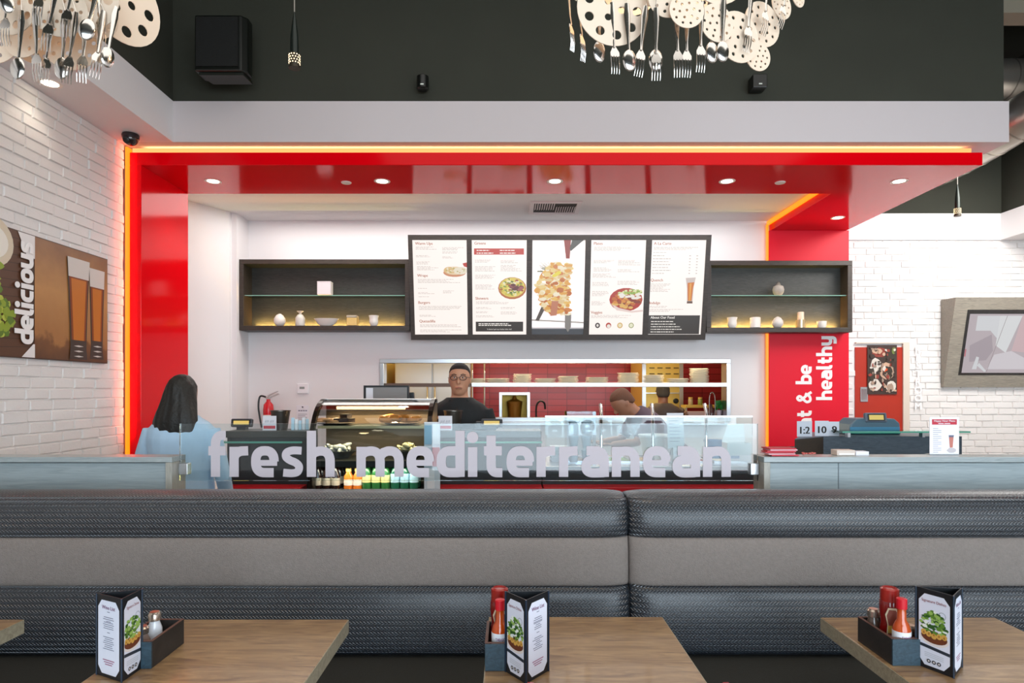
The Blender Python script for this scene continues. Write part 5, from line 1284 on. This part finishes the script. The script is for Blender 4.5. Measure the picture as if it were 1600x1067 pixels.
def shaker(label, x, y, col='#dfe4ea', h=.075, lid='#b05a44'):
    t = T('shaker', label, 'shaker', (x, y, ZC))
    MB().lathe([(.018, 0), (.0215, .003), (.0215, h*.62), (.014, h*.82), (.014, h*.9)], seg=20).build('jar', mat(col, .2, coat=.5), t, smooth=True)
    MB().lathe([(.0175, h*.86), (.0185, h*1.04), (.014, h*1.10), (.002, h*1.12)], seg=20).build('lid', mat('#b8a89a', .25, .8), t, smooth=True)
    MB().lathe([(.013, h*1.107), (.002, h*1.13)], seg=16).build('lid_top', mat(lid, .4), t, smooth=True); return t
shaker('white salt shaker at the back of the left caddy', -1.082, 1.955, '#e8ecf2', .105)
shaker('short seasoning jar at the front of the left caddy', -1.085, 1.895, '#9a8478', .085)
ketchup('red ketchup bottle in the middle caddy', -.028, 1.955)
hotsauce('orange hot sauce bottle standing in the middle caddy', -.026, 1.875)
ketchup('red ketchup bottle with its label turned to the left in the right caddy', 1.163, 1.955, -.25)
hotsauce('orange hot sauce bottle standing in the right caddy', 1.157, 1.885)
shaker('pepper shaker behind the ketchup in the right caddy', 1.142, 2.005, '#5a4a40', .098, '#d8a090')
shaker('pale shaker between the hot sauce and the holder on the right table', 1.193, 1.905, '#6a4838', .085, '#d8b8a0')

# ------------------------------------------------------------------ red chair tucked at the middle table
ch = T('red_chair', 'red plastic chair at the near side of the middle table', 'chair', (.268, 1.36, 0))
m_ = MB(); n = 24; rings = []
for j in range(9):
    z = .56 + .334*j/8; ring = []
    for k in range(n+1):
        a = R(-100 + 200*k/n); rx = .222 - .012*(1-j/8); ry = .135
        ring.append((rx*sin(a), .055 - ry*cos(a) + .0, z + (.006*cos(a*1.0) if j == 8 else 0)))
    rings.append(ring)
vs = [p for r_ in rings for p in r_]; m_.add(vs, [(j*(n+1)+k, j*(n+1)+k+1, (j+1)*(n+1)+k+1, (j+1)*(n+1)+k) for j in range(8) for k in range(n)])
o = m_.build('backrest', mat('#d2101c', .3, coat=.3), ch, smooth=True); md = o.modifiers.new('t', 'SOLIDIFY'); md.thickness = .014; md.offset = 0
m_ = MB(); m_.prism([(-.21, -.16), (-.18, -.20), (.18, -.20), (.21, -.16), (.21, .18), (.18, .22), (-.18, .22), (-.21, .18)], 2, .43, .46); m_.build('seat', mat('#d2101c', .3, coat=.3), ch, bevel=.01)
for sx in (-1, 1):
    MB().tube([(sx*.19, -.055, .445), (sx*.20, -.07, .60)], .011, 8).build('back_support', CHROME, ch, smooth=True)
    for sy in (-1, 1): MB().tube([(sx*.17, sy*.15, .43), (sx*.21, sy*.21, 0)], .012, 8).build('leg', CHROME, ch, smooth=True)

# ================================================================== CHANDELIERS
def disc_mesh(r, holes, name):
    c = bpy.data.curves.new('d', 'CURVE'); c.dimensions = '2D'; c.fill_mode = 'BOTH'; c.extrude = .0012
    def circ(cx, cy, rr, n_):
        sp = c.splines.new('POLY'); sp.points.add(n_-1); sp.use_cyclic_u = True
        for k in range(n_): sp.points[k].co = (cx+rr*cos(2*pi*k/n_), cy+rr*sin(2*pi*k/n_), 0, 1)
    circ(0, 0, r, 36)
    for h in holes: circ(*h, 12)
    o = bpy.data.objects.new('d', c); COL.objects.link(o)
    me = bpy.data.meshes.new_from_object(o.evaluated_get(bpy.context.evaluated_depsgraph_get())); me.name = name
    bpy.data.objects.remove(o); bpy.data.curves.remove(c)
    me.materials.clear(); me.materials.append(mat('#ecd6be', .5)); return me
BIG = disc_mesh(1, [(.70*cos(2*pi*k/9), .70*sin(2*pi*k/9), .13) for k in range(9)] + [(.25*cos(2*pi*k/3), .25*sin(2*pi*k/3), .10) for k in range(3)], 'perforated_disc')
SML = disc_mesh(1, [(.74*cos(2*pi*k/10), .74*sin(2*pi*k/10), .075) for k in range(10)] + [(.42*cos(2*pi*k/6+.2), .42*sin(2*pi*k/6+.2), .075) for k in range(6)] + [(0, 0, .075)], 'perforated_disc')
def fork_mesh():
    m_ = MB(); m_.tube([(0, 0, 0), (0, .001, -.03), (0, 0, -.10), (0, -.003, -.125)], [.006, .0095, .0042, .0035], 8, .35)
    m_.add([(-.004, 0, -.122), (.004, 0, -.122), (.013, -.003, -.140), (.013, -.004, -.152), (-.013, -.004, -.152), (-.013, -.003, -.140)] + [(-.004, .002, -.122), (.004, .002, -.122), (.013, -.001, -.140), (.013, -.002, -.152), (-.013, -.002, -.152), (-.013, -.001, -.140)],
           [(0,1,2,3,4,5),(6,7,8,9,10,11),(0,1,7,6),(1,2,8,7),(2,3,9,8),(3,4,10,9),(4,5,11,10),(5,0,6,11)])
    for k in range(4):
        x = -.0112+.0075*k; m_.tube([(x, -.003, -.150), (x, -.004, -.175), (x, .001, -.198)], [.0017, .0016, .0009], 6)
    return m_
def spoon_mesh():
    m_ = MB(); m_.tube([(0, 0, 0), (0, .001, -.03), (0, 0, -.10), (0, -.003, -.135)], [.006, .0095, .0042, .0040], 8, .35)
    m_.ball((0, -.004, -.160), .019, .006, .030, 16, 10); return m_
SILV = mat('#e6e2dc', .14, 1.0, name='cutlery_steel')
def meshonly(m_, name):
    o = m_.build(name, SILV, smooth=True); me = o.data; bpy.data.objects.remove(o); return me
FORK = meshonly(fork_mesh(), 'fork'); SPOON = meshonly(spoon_mesh(), 'spoon')
def chandelier(label, c, discs, cut, rw):
    t = T('chandelier', label, 'chandelier', c); C_ = Vector(c)
    for (px_, py_, r_px, D, yaw, tilt, big) in discs:
        p = Vector(W(px_, py_, D)) - C_; r = r_px*D/1000
        o = bpy.data.objects.new('perforated_disc', BIG if big else SML); COL.objects.link(o); o.parent = t; o.location = p; o.scale = (r, r, 1); o.rotation_euler = Euler((R(90)+tilt, random.random()*.0, yaw), 'XYZ')
    for (px_, py_, kind, D, rz, lean) in cut:
        p = Vector(W(px_, py_, D)) - C_; top = p + Vector((-.2*sin(lean), 0, .2*cos(lean)))
        o = bpy.data.objects.new('fork' if kind == 'f' else 'spoon', FORK if kind == 'f' else SPOON); COL.objects.link(o); o.parent = t; o.location = top; o.rotation_euler = (0, -lean, rz)
    # hanging wires carry every spoon and fork from the ring; further discs close the ring all round, above the frame
    hw_ = MB()
    for (px_, py_, kind, D, rz, lean) in cut:
        p = Vector(W(px_, py_, D)) - C_; top = p + Vector((-.2*sin(lean), 0, .2*cos(lean))); q_ = Vector((top.x, top.y, 0)); q_ = q_.normalized()*min(rw*.98, max(q_.length, .2))
        if top.z < -.02: hw_.tube([top, q_], .0011, 5)
    hw_.build('hanging_wires', SILV, t)
    for k in range(16):
        a = 2*pi*k/16; back = sin(a) > -.3; rr_ = rw*1.02; z_ = (.10 if back else -.10) + .03*(k % 3); r = .10 - .012*(k % 3)
        o = bpy.data.objects.new('perforated_disc', BIG if k % 3 == 0 else SML); COL.objects.link(o); o.parent = t
        o.location = (rr_*cos(a), rr_*sin(a), z_); o.scale = (r, r, 1); o.rotation_euler = Euler((R(90), 0, a+R(90)), 'XYZ')
    for z, rr in ((.0, rw), (.085, rw*1.12), (-.05, rw*.8)):
        m_ = MB(); m_.tube([(rr*cos(2*pi*k/40), rr*sin(2*pi*k/40), z) for k in range(41)], .0022, 6); m_.build('wire_ring', SILV, t, smooth=True)
    for k in range(6):
        a = 2*pi*k/6; m_ = MB(); m_.tube([(rw*.8*cos(a), rw*.8*sin(a), -.05), (rw*cos(a), rw*sin(a), 0), (rw*1.12*cos(a), rw*1.12*sin(a), .085), (0, 0, .40)], .0016, 6); m_.build('wire', SILV, t)
    MB().tube([(0, 0, .40), (0, 0, 5.1-c[2])], .006, 8).build('cable', BLACK, t)
    MB().lathe([(.05, .36), (.07, .40), (.02, .44)], seg=20).build('lamp_socket', STEEL, t, smooth=True)
    MB().ball((0, 0, .22), .045, .045, .06, 16, 10).build('bulb', emis('#ffc880', 14), t, smooth=True)
    l = bpy.data.lights.new('chandelier_bulb', 'POINT'); l.energy = 6; l.color = (1, .70, .38); l.shadow_soft_size = .05
    lo = bpy.data.objects.new('chandelier_bulb', l); COL.objects.link(lo); lo.location = (c[0], c[1], c[2]+.12)
    spot('chandelier_lamp', (c[0], c[1]-.3, c[2]+.9), 6, (1, .80, .55), 70, .6, .08, (R(18), 0, 0))
cR = (.56, 2.05, 3.0); cL = (-1.62, 2.05, 3.0)
chandelier('cutlery chandelier at the top right, forks and spoons below pierced cream discs', cR,
  [(957, 15, 57, 1.78, .15, 0, 1), (1047, -8, 34, 1.75, -.1, .1, 0), (1073, 16, 28, 1.74, .1, 0, 0), (1120, 36, 30, 1.80, .3, 0, 0), (1153, 58, 40, 1.84, .35, 0, 0), (1191, 38, 35, 1.93, .4, 0, 0), (1184, 88, 23, 1.90, .3, 0, 0), (1221, 8, 22, 1.99, .5, 0, 0), (1247, -6, 17, 2.05, .6, 0, 0), (1010, -45, 55, 1.8, 0, 0, 1), (1120, -45, 52, 1.8, .2, 0, 0), (915, -30, 30, 1.9, -.8, 0, 0), (1090, -10, 40, 2.3, .2, 0, 0), (985, -20, 45, 2.35, .0, 0, 1)],
  [(903, 74, 'f', 1.86, 1.0, .15), (917, 92, 'f', 1.84, .9, .12), (934, 105, 's', 1.80, .4, -.04), (962, 116, 'f', 1.78, .2, .05), (984, 118, 's', 1.77, .1, .04), (996, 122, 'f', 1.76, .2, -.12), (1024, 118, 's', 1.76, 0, 0), (1025, 127, 'f', 1.74, 0, 0), (1060, 122, 'f', 1.76, 0, .03), (1072, 122, 'f', 1.77, .1, -.02), (1094, 114, 'f', 1.78, .1, -.02), (1112, 105, 's', 1.80, .2, .02), (1127, 104, 's', 1.80, .2, -.04), (1163, 84, 'f', 1.84, .3, -.12), (1187, 60, 'f', 1.9, .5, -.15), (1208, 52, 'f', 1.95, .6, -.25)], .31)
chandelier('cutlery chandelier cut off at the top left, amber lit forks and spoons', cL,
  [(190, 0, 66, 1.95, 1.15, 0, 1), (128, -4, 52, 1.80, .25, 0, 1), (95, 18, 40, 1.76, .1, 0, 0), (38, 46, 44, 1.86, -.2, 0, 0), (112, 66, 44, 1.90, .1, 0, 0), (60, 60, 40, 1.95, 0, 0, 0), (20, 5, 50, 1.78, -.2, 0, 1), (68, 0, 46, 1.8, 0, 0, 1), (-10, 55, 45, 1.9, 0, 0, 0), (150, 30, 30, 1.85, .4, 0, 0)],
  [(28, 131, 's', 1.74, .1, -.05), (9, 73, 'f', 1.72, 0, 0), (10, 20, 's', 1.70, .4, .3), (70, 135, 'f', 1.75, .1, -.08), (60, 128, 'f', 1.74, 0, .06), (72, 82, 'f', 1.70, .1, -.15), (58, 40, 'f', 1.69, 0, -.1), (97, 131, 's', 1.75, .2, -.04), (105, 133, 'f', 1.74, .2, -.12), (102, 60, 'f', 1.70, .1, -.12), (128, 131, 'f', 1.77, .3, -.06), (135, 75, 's', 1.72, .5, -.2), (149, 127, 'f', 1.80, .8, -.12), (163, 119, 's', 1.82, 1.1, -.18), (158, 70, 'f', 1.80, 1.1, .05)], .31)

# ================================================================== PEOPLE
def person(name, label, loc, rz, H, skin, hair, shirt, pants, arms, bend=0, hairstyle='short', sleeve=.55, neckdrop=0, extra=None, turn=0, wide=1.0):
    t = T(name, label, 'person', loc, rz)
    hip = Vector((0, 0, .52*H)); BR = Matrix.Rotation(R(bend), 3, 'X')
    def U(p):
        p = Vector(p)
        return hip + BR @ (p - hip) if p.z > .5*H else p
    def ring(cx, cy, z, rx, ry, n_=20, f=True): return [(U((cx+rx*cos(2*pi*k/n_), cy+ry*sin(2*pi*k/n_), z))) for k in range(n_)]
    B = MB(); Hh = H*wide
    tors = [(.475, .094, .066), (.52, .098, .068), (.58, .088, .060), (.64, .088, .060), (.70, .096, .064), (.77, .104, .066), (.805, .102, .060), (.828, .080, .052), (.845, .052, .046), (.856, .040, .040)]
    B.loft([ring(0, 0, z*H, rx*Hh, ry*Hh) for z, rx, ry in tors])
    B.loft([ring(0, y*H, z*H, rx*H, ry*H) for z, rx, ry, y in ((.82, .046, .042, .004), (.850, .038, .037, 0), (.875, .036, .036, -.004), (.90, .036, .037, -.006))])
    # head
    hc = Vector((0, -.012*H, .935*H)); TM = Matrix.Rotation(R(turn), 3, 'Z')
    rg = []
    for z, rx, ry, y in ((-.068, .012, .014, -.020), (-.062, .024, .026, -.016), (-.045, .034, .044, -.006), (-.02, .042, .052, 0), (.0, .0445, .056, .002), (.02, .0455, .058, .003), (.04, .041, .052, .004), (.055, .030, .040, .005), (.064, .014, .018, .005)):
        rg.append([U(hc + TM @ Vector((rx*H*cos(2*pi*k/24), y*H + ry*H*sin(2*pi*k/24), z*H))) for k in range(24)])
    B.loft(rg)
    def HP(x, y, z): return U(hc + TM @ Vector((x*H, y*H, z*H)))
    B.tube([HP(0, -.052, .008), HP(0, -.062, -.012), HP(0, -.060, -.020)], [.004*H, .0085*H, .006*H], 8)          # nose
    for s_1 in (-1, 1): B.ball(HP(s_1*.045, .006, -.004), .005*H, .009*H, .015*H, 10, 8)
    B.tube([HP(-.016, -.0505, -.036), HP(0, -.055, -.035), HP(.016, -.0505, -.036)], [.003*H, .005*H, .003*H], 8)
    # legs and feet
    for s_1 in (-1, 1):
        B.tube([(s_1*.05*H, 0, .50*H), (s_1*.055*H, -.005*H, .29*H), (s_1*.055*H, .005*H, .20*H), (s_1*.055*H, .01*H, .05*H)], [.055*H, .036*H, .034*H, .022*H], 14)
        B.tube([(s_1*.055*H, .02*H, .022*H), (s_1*.058*H, -.05*H, .018*H), (s_1*.06*H, -.10*H, .014*H)], [.022*H, .022*H, .014*H], 12)
    # arms and hands
    sh = []
    for s_1, (el, wr, fd) in zip((-1, 1), arms):
        S = U((s_1*.098*Hh, 0, .803*H)); el = Vector(el); wr = Vector(wr); fd = Vector(fd).normalized()
        B.tube([S, S.lerp(el, .5), el, el.lerp(wr, .35), wr], [.030*H, .026*H, .0215*H, .021*H, .0145*H], 12); sh.append((S, el, wr))
        side = fd.cross(Vector((0, 0, 1)) if abs(fd.z) < .8 else Vector((0, 1, 0))).normalized(); nn = fd.cross(side)
        pc_ = wr + fd*.045
        B.tube([wr, wr+fd*.03, wr+fd*.075, wr+fd*.09], [.022, .034, .038, .03], 12, .42)
        for k, L in enumerate((.066, .076, .072, .056)):
            b0 = wr + fd*.083 + side*(-.028+.0187*k); B.tube([b0, b0+fd*L*.5-nn*.006, b0+fd*L*.8-nn*.018], [.009, .0085, .006], 8)
        b0 = wr + fd*.03 - side*.03*s_1; B.tube([b0, b0+fd*.03-side*.028*s_1-nn*.008, b0+fd*.058-side*.034*s_1-nn*.014], [.011, .010, .007], 8)
    body = B.build('body', mat(skin, .5), t, remesh=.0075)
    # clothes
    S_ = MB(); off = .012
    S_.loft([ring(0, 0, z*H, rx*Hh+off+e, ry*Hh+off+e) for z, rx, ry, e in ((.46, .098, .070, .012), (.52, .10, .072, .010), (.58, .094, .066, .014), (.64, .092, .064, .012), (.70, .098, .066, .008), (.77, .106, .067, .006), (.806, .104, .062, .004), (.830, .084, .054, .003), (.846-neckdrop, .058, .048, .001), (.858-neckdrop, .045, .043, .001))])
    for (Sx, el, wr) in sh:
        e = Sx.lerp(el, sleeve/.55*.75) if sleeve < .9 else None
        if e is not None: S_.tube([Sx, Sx.lerp(e, .5), e], [.036*H, .034*H, .032*H], 14)
        else: S_.tube([Sx, Sx.lerp(el, .5), el, el.lerp(wr, .5), wr.lerp(el, .05)], [.036*H, .033*H, .028*H, .025*H, .021*H], 14)
    S_.build('shirt', mat(shirt, .8, bump=.25, bscale=25, vary=.1, vscale=12), t, remesh=.010)
    P_ = MB(); P_.loft([[Vector((rx*Hh*cos(2*pi*k/20), ry*Hh*sin(2*pi*k/20), z*H)) for k in range(20)] for z, rx, ry in ((.44, .102, .072), (.50, .102, .074), (.535, .098, .072))])
    for s_1 in (-1, 1): P_.tube([(s_1*.052*H, 0, .49*H), (s_1*.056*H, -.005*H, .29*H), (s_1*.056*H, .006*H, .20*H), (s_1*.056*H, .012*H, .045*H)], [.062*H, .045*H, .041*H, .036*H], 16)
    P_.build('trousers', mat(pants, .8), t, remesh=.012)
    for s_1 in (-1, 1):
        m_ = MB(); m_.tube([(s_1*.055*H, .035*H, .024*H), (s_1*.057*H, -.03*H, .026*H), (s_1*.06*H, -.105*H, .018*H)], [.027*H, .027*H, .018*H], 12); m_.build('shoe', BLACK, t, smooth=True)
    # hair
    Hr = MB()
    if hairstyle == 'short':
        rg = []
        for z, rx, ry, y in ((.018, .047, .046, .016), (.034, .0465, .052, .010), (.048, .042, .051, .007), (.060, .034, .042, .006), (.070, .020, .026, .006), (.073, .006, .008, .006)):
            rg.append([HP(rx*cos(2*pi*k/24), y+ry*sin(2*pi*k/24), z) for k in range(24)])
        Hr.loft(rg); rg = []
        for z, rx, ry, y in ((-.030, .034, .022, .036), (-.012, .044, .036, .025), (.004, .048, .044, .019), (.020, .048, .046, .017)):
            rg.append([HP(rx*cos(2*pi*k/24), y+ry*sin(2*pi*k/24), z) for k in range(24)])
        Hr.loft(rg)
        Hr.build('hair', mat(hair, .75, bump=.5, bscale=180), t, remesh=.005)
    elif hairstyle == 'cap':
        rg = []
        for z, rx, ry, y in ((.006, .050, .060, .004), (.03, .050, .060, .004), (.05, .042, .052, .004), (.064, .028, .036, .004), (.071, .008, .01, .004)):
            rg.append([HP(rx*cos(2*pi*k/24), y+ry*sin(2*pi*k/24), z) for k in range(24)])
        Hr.loft(rg); rg = []
        for z, rx, ry, y in ((-.030, .038, .026, .034), (-.012, .047, .040, .025), (.004, .050, .048, .016), (.012, .0495, .052, .012)):
            rg.append([HP(rx*cos(2*pi*k/24), y+ry*sin(2*pi*k/24), z) for k in range(24)])
        Hr.loft(rg); Hr.build('cap', mat(hair, .8), t, remesh=.006)
        m_ = MB(); m_.loft([[HP(.05*cos(a)*sc_, -.04+.05*sin(a)*sc_-.02, .008+dz) for a in [2*pi*k/20 for k in range(20)]] for sc_, dz in ((1, 0), (1, .006))]); m_.build('cap_brim', mat(hair, .8), t)
    elif hairstyle == 'long':
        rg = []
        for z, rx, ry, y in ((-.145, .075, .030, .050), (-.135, .085, .042, .048), (-.10, .084, .048, .045), (-.065, .076, .050, .038), (-.03, .066, .052, .026), (.0, .058, .054, .018), (.03, .050, .056, .010), (.052, .038, .048, .008), (.068, .022, .030, .008), (.074, .008, .010, .008)):
            rg.append([HP((rx+.003*sin(k*5+z*160))*cos(2*pi*k/36), y+(ry+.003*sin(k*4+z*190))*sin(2*pi*k/36), z) for k in range(36)])
        Hr.loft(rg)
        Hr.build('hair', mat(hair, .55, bump=.9, bscale=70), t, remesh=.006)
    # face details
    if extra and 'face' in extra:
        for s_1 in (-1, 1):
            e_ = MB(); e_.ball(HP(s_1*.018, -.0490, .008), .0056*H, .0045*H, .0034*H, 12, 8); ey = e_.build('eye', mat('#e8e2de', .2), t, smooth=True)
            e_ = MB(); e_.ball(HP(s_1*.018, -.0535, .008), .0032*H, .0018*H, .0031*H, 10, 6); e_.build('iris', mat('#2a1c14', .2), ey, smooth=True)
            e_ = MB(); e_.tube([HP(s_1*.009, -.0545, .019), HP(s_1*.019, -.0545, .0225), HP(s_1*.030, -.049, .019)], .0018*H, 6); e_.build('eyebrow', mat(hair, .7), t)
        m_ = MB(); m_.tube([HP(-.014, -.0565, -.036), HP(0, -.0600, -.0345), HP(.014, -.0565, -.036)], [.0016*H, .003*H, .0016*H], 8, .8); m_.build('lips', mat('#9a5a50', .5), t, smooth=True)
    if extra and 'glasses' in extra:
        g_ = MB()
        for s_1 in (-1, 1):
            g_.tube([HP(s_1*.0195+.0145*cos(2*pi*k/16), -.0615, .006+.0095*sin(2*pi*k/16)) for k in range(17)], .0016*H, 6)
            g_.tube([HP(s_1*.034, -.061, .009), HP(s_1*.047, -.03, .009), HP(s_1*.048, .0, .004)], .0009*H, 6)
        g_.tube([HP(-.005, -.0615, .008), HP(.005, -.0615, .008)], .0009*H, 6); g_.build('glasses', mat('#3a2e30', .3), t)
    return t, HP, U
H = 1.74
mt, HP, U = person('person', 'man in a black polo with glasses and oval name badge behind the till', (at(718, 4.82), 4.84, 0), 0, H, '#c08a6c', '#1a1210', '#15181a', '#1c1c20',
    [((-.285, .02, 1.275), (-.16, -.16, 1.345), (.95, -.25, .0)), ((.28, .0, 1.12), (.15, -.13, 1.10), (-.8, -.1, 0))], extra=('face', 'glasses'), sleeve=.50, wide=1.12)
m_ = MB(); 
for s_1 in (-1, 1): m_.prism([(s_1*.008, 1.415), (s_1*.034, 1.39), (s_1*.078, 1.455), (s_1*.066, 1.48)], 1, -.096, -.086)
m_.build('collar', mat('#101314', .8), mt)
m_ = MB(); m_.add([(0, -.108, 1.375), (-.034, -.094, 1.47), (.034, -.094, 1.47)], [(0, 1, 2)]); m_.build('open_neck', mat('#c08a6c', .5), mt)
M_ = Matrix.Translation((-.085, -.104, 1.315)) @ Matrix.Rotation(R(-22), 4, 'Y')
m_ = MB(); m_.add([M_ @ Vector((.034*cos(2*pi*k/24), 0, .018*sin(2*pi*k/24))) for k in range(24)] + [M_ @ Vector((.034*cos(2*pi*k/24), .012, .018*sin(2*pi*k/24))) for k in range(24)], [tuple(range(24)), tuple(range(24, 48))] + [(k, (k+1) % 24, 24+(k+1) % 24, 24+k) for k in range(24)]); m_.build('name_badge', mat('#f4f4f6', .4), mt)
# woman waiting at the counter, seen from behind
wt, HP, U = person('person', 'person with long black hair in a pale blue shirt and jeans, seen from behind', (at(284, 3.86), 3.86, 0), R(180), 1.63, '#b88468', '#12110d', '#b4d2ea', '#3a5a86',
    [((-.26, .02, 1.02), (-.24, -.12, .80), (0, -.3, -1)), ((.26, .02, 1.02), (.24, -.12, .80), (0, -.3, -1))], hairstyle='long', sleeve=.95, wide=1.08, turn=-10)
# kitchen worker in a cap, back turned
kt, HP, U = person('person', 'kitchen worker in a dark cap and brown shirt with back turned', (at(1036, 7.7), 7.7, 0), R(172), 1.62, '#8a5a44', '#3a332e', '#6a5a52', '#2a2a2e',
    [((-.32, -.12, 1.10), (-.28, -.36, 1.12), (0, -1, 0)), ((.34, -.12, 1.10), (.30, -.36, 1.12), (0, -1, 0))], hairstyle='cap', sleeve=.6, wide=1.2)
# cook bending over the line in a mauve shirt
bt, HP, U = person('person', 'cook in a mauve-grey shirt bending forward behind the serving line', (at(1058, 5.75), 5.75, 0), R(-80), 1.76, '#a8755a', '#6a4430', '#5a4a58', '#2a2a2e',
    [((-.20, -.46, 1.10), (-.14, -.66, 1.08), (0, -1, 0)), ((.20, -.46, 1.10), (.14, -.66, 1.08), (0, -1, 0))], bend=43, hairstyle='short', sleeve=.6, wide=1.05)
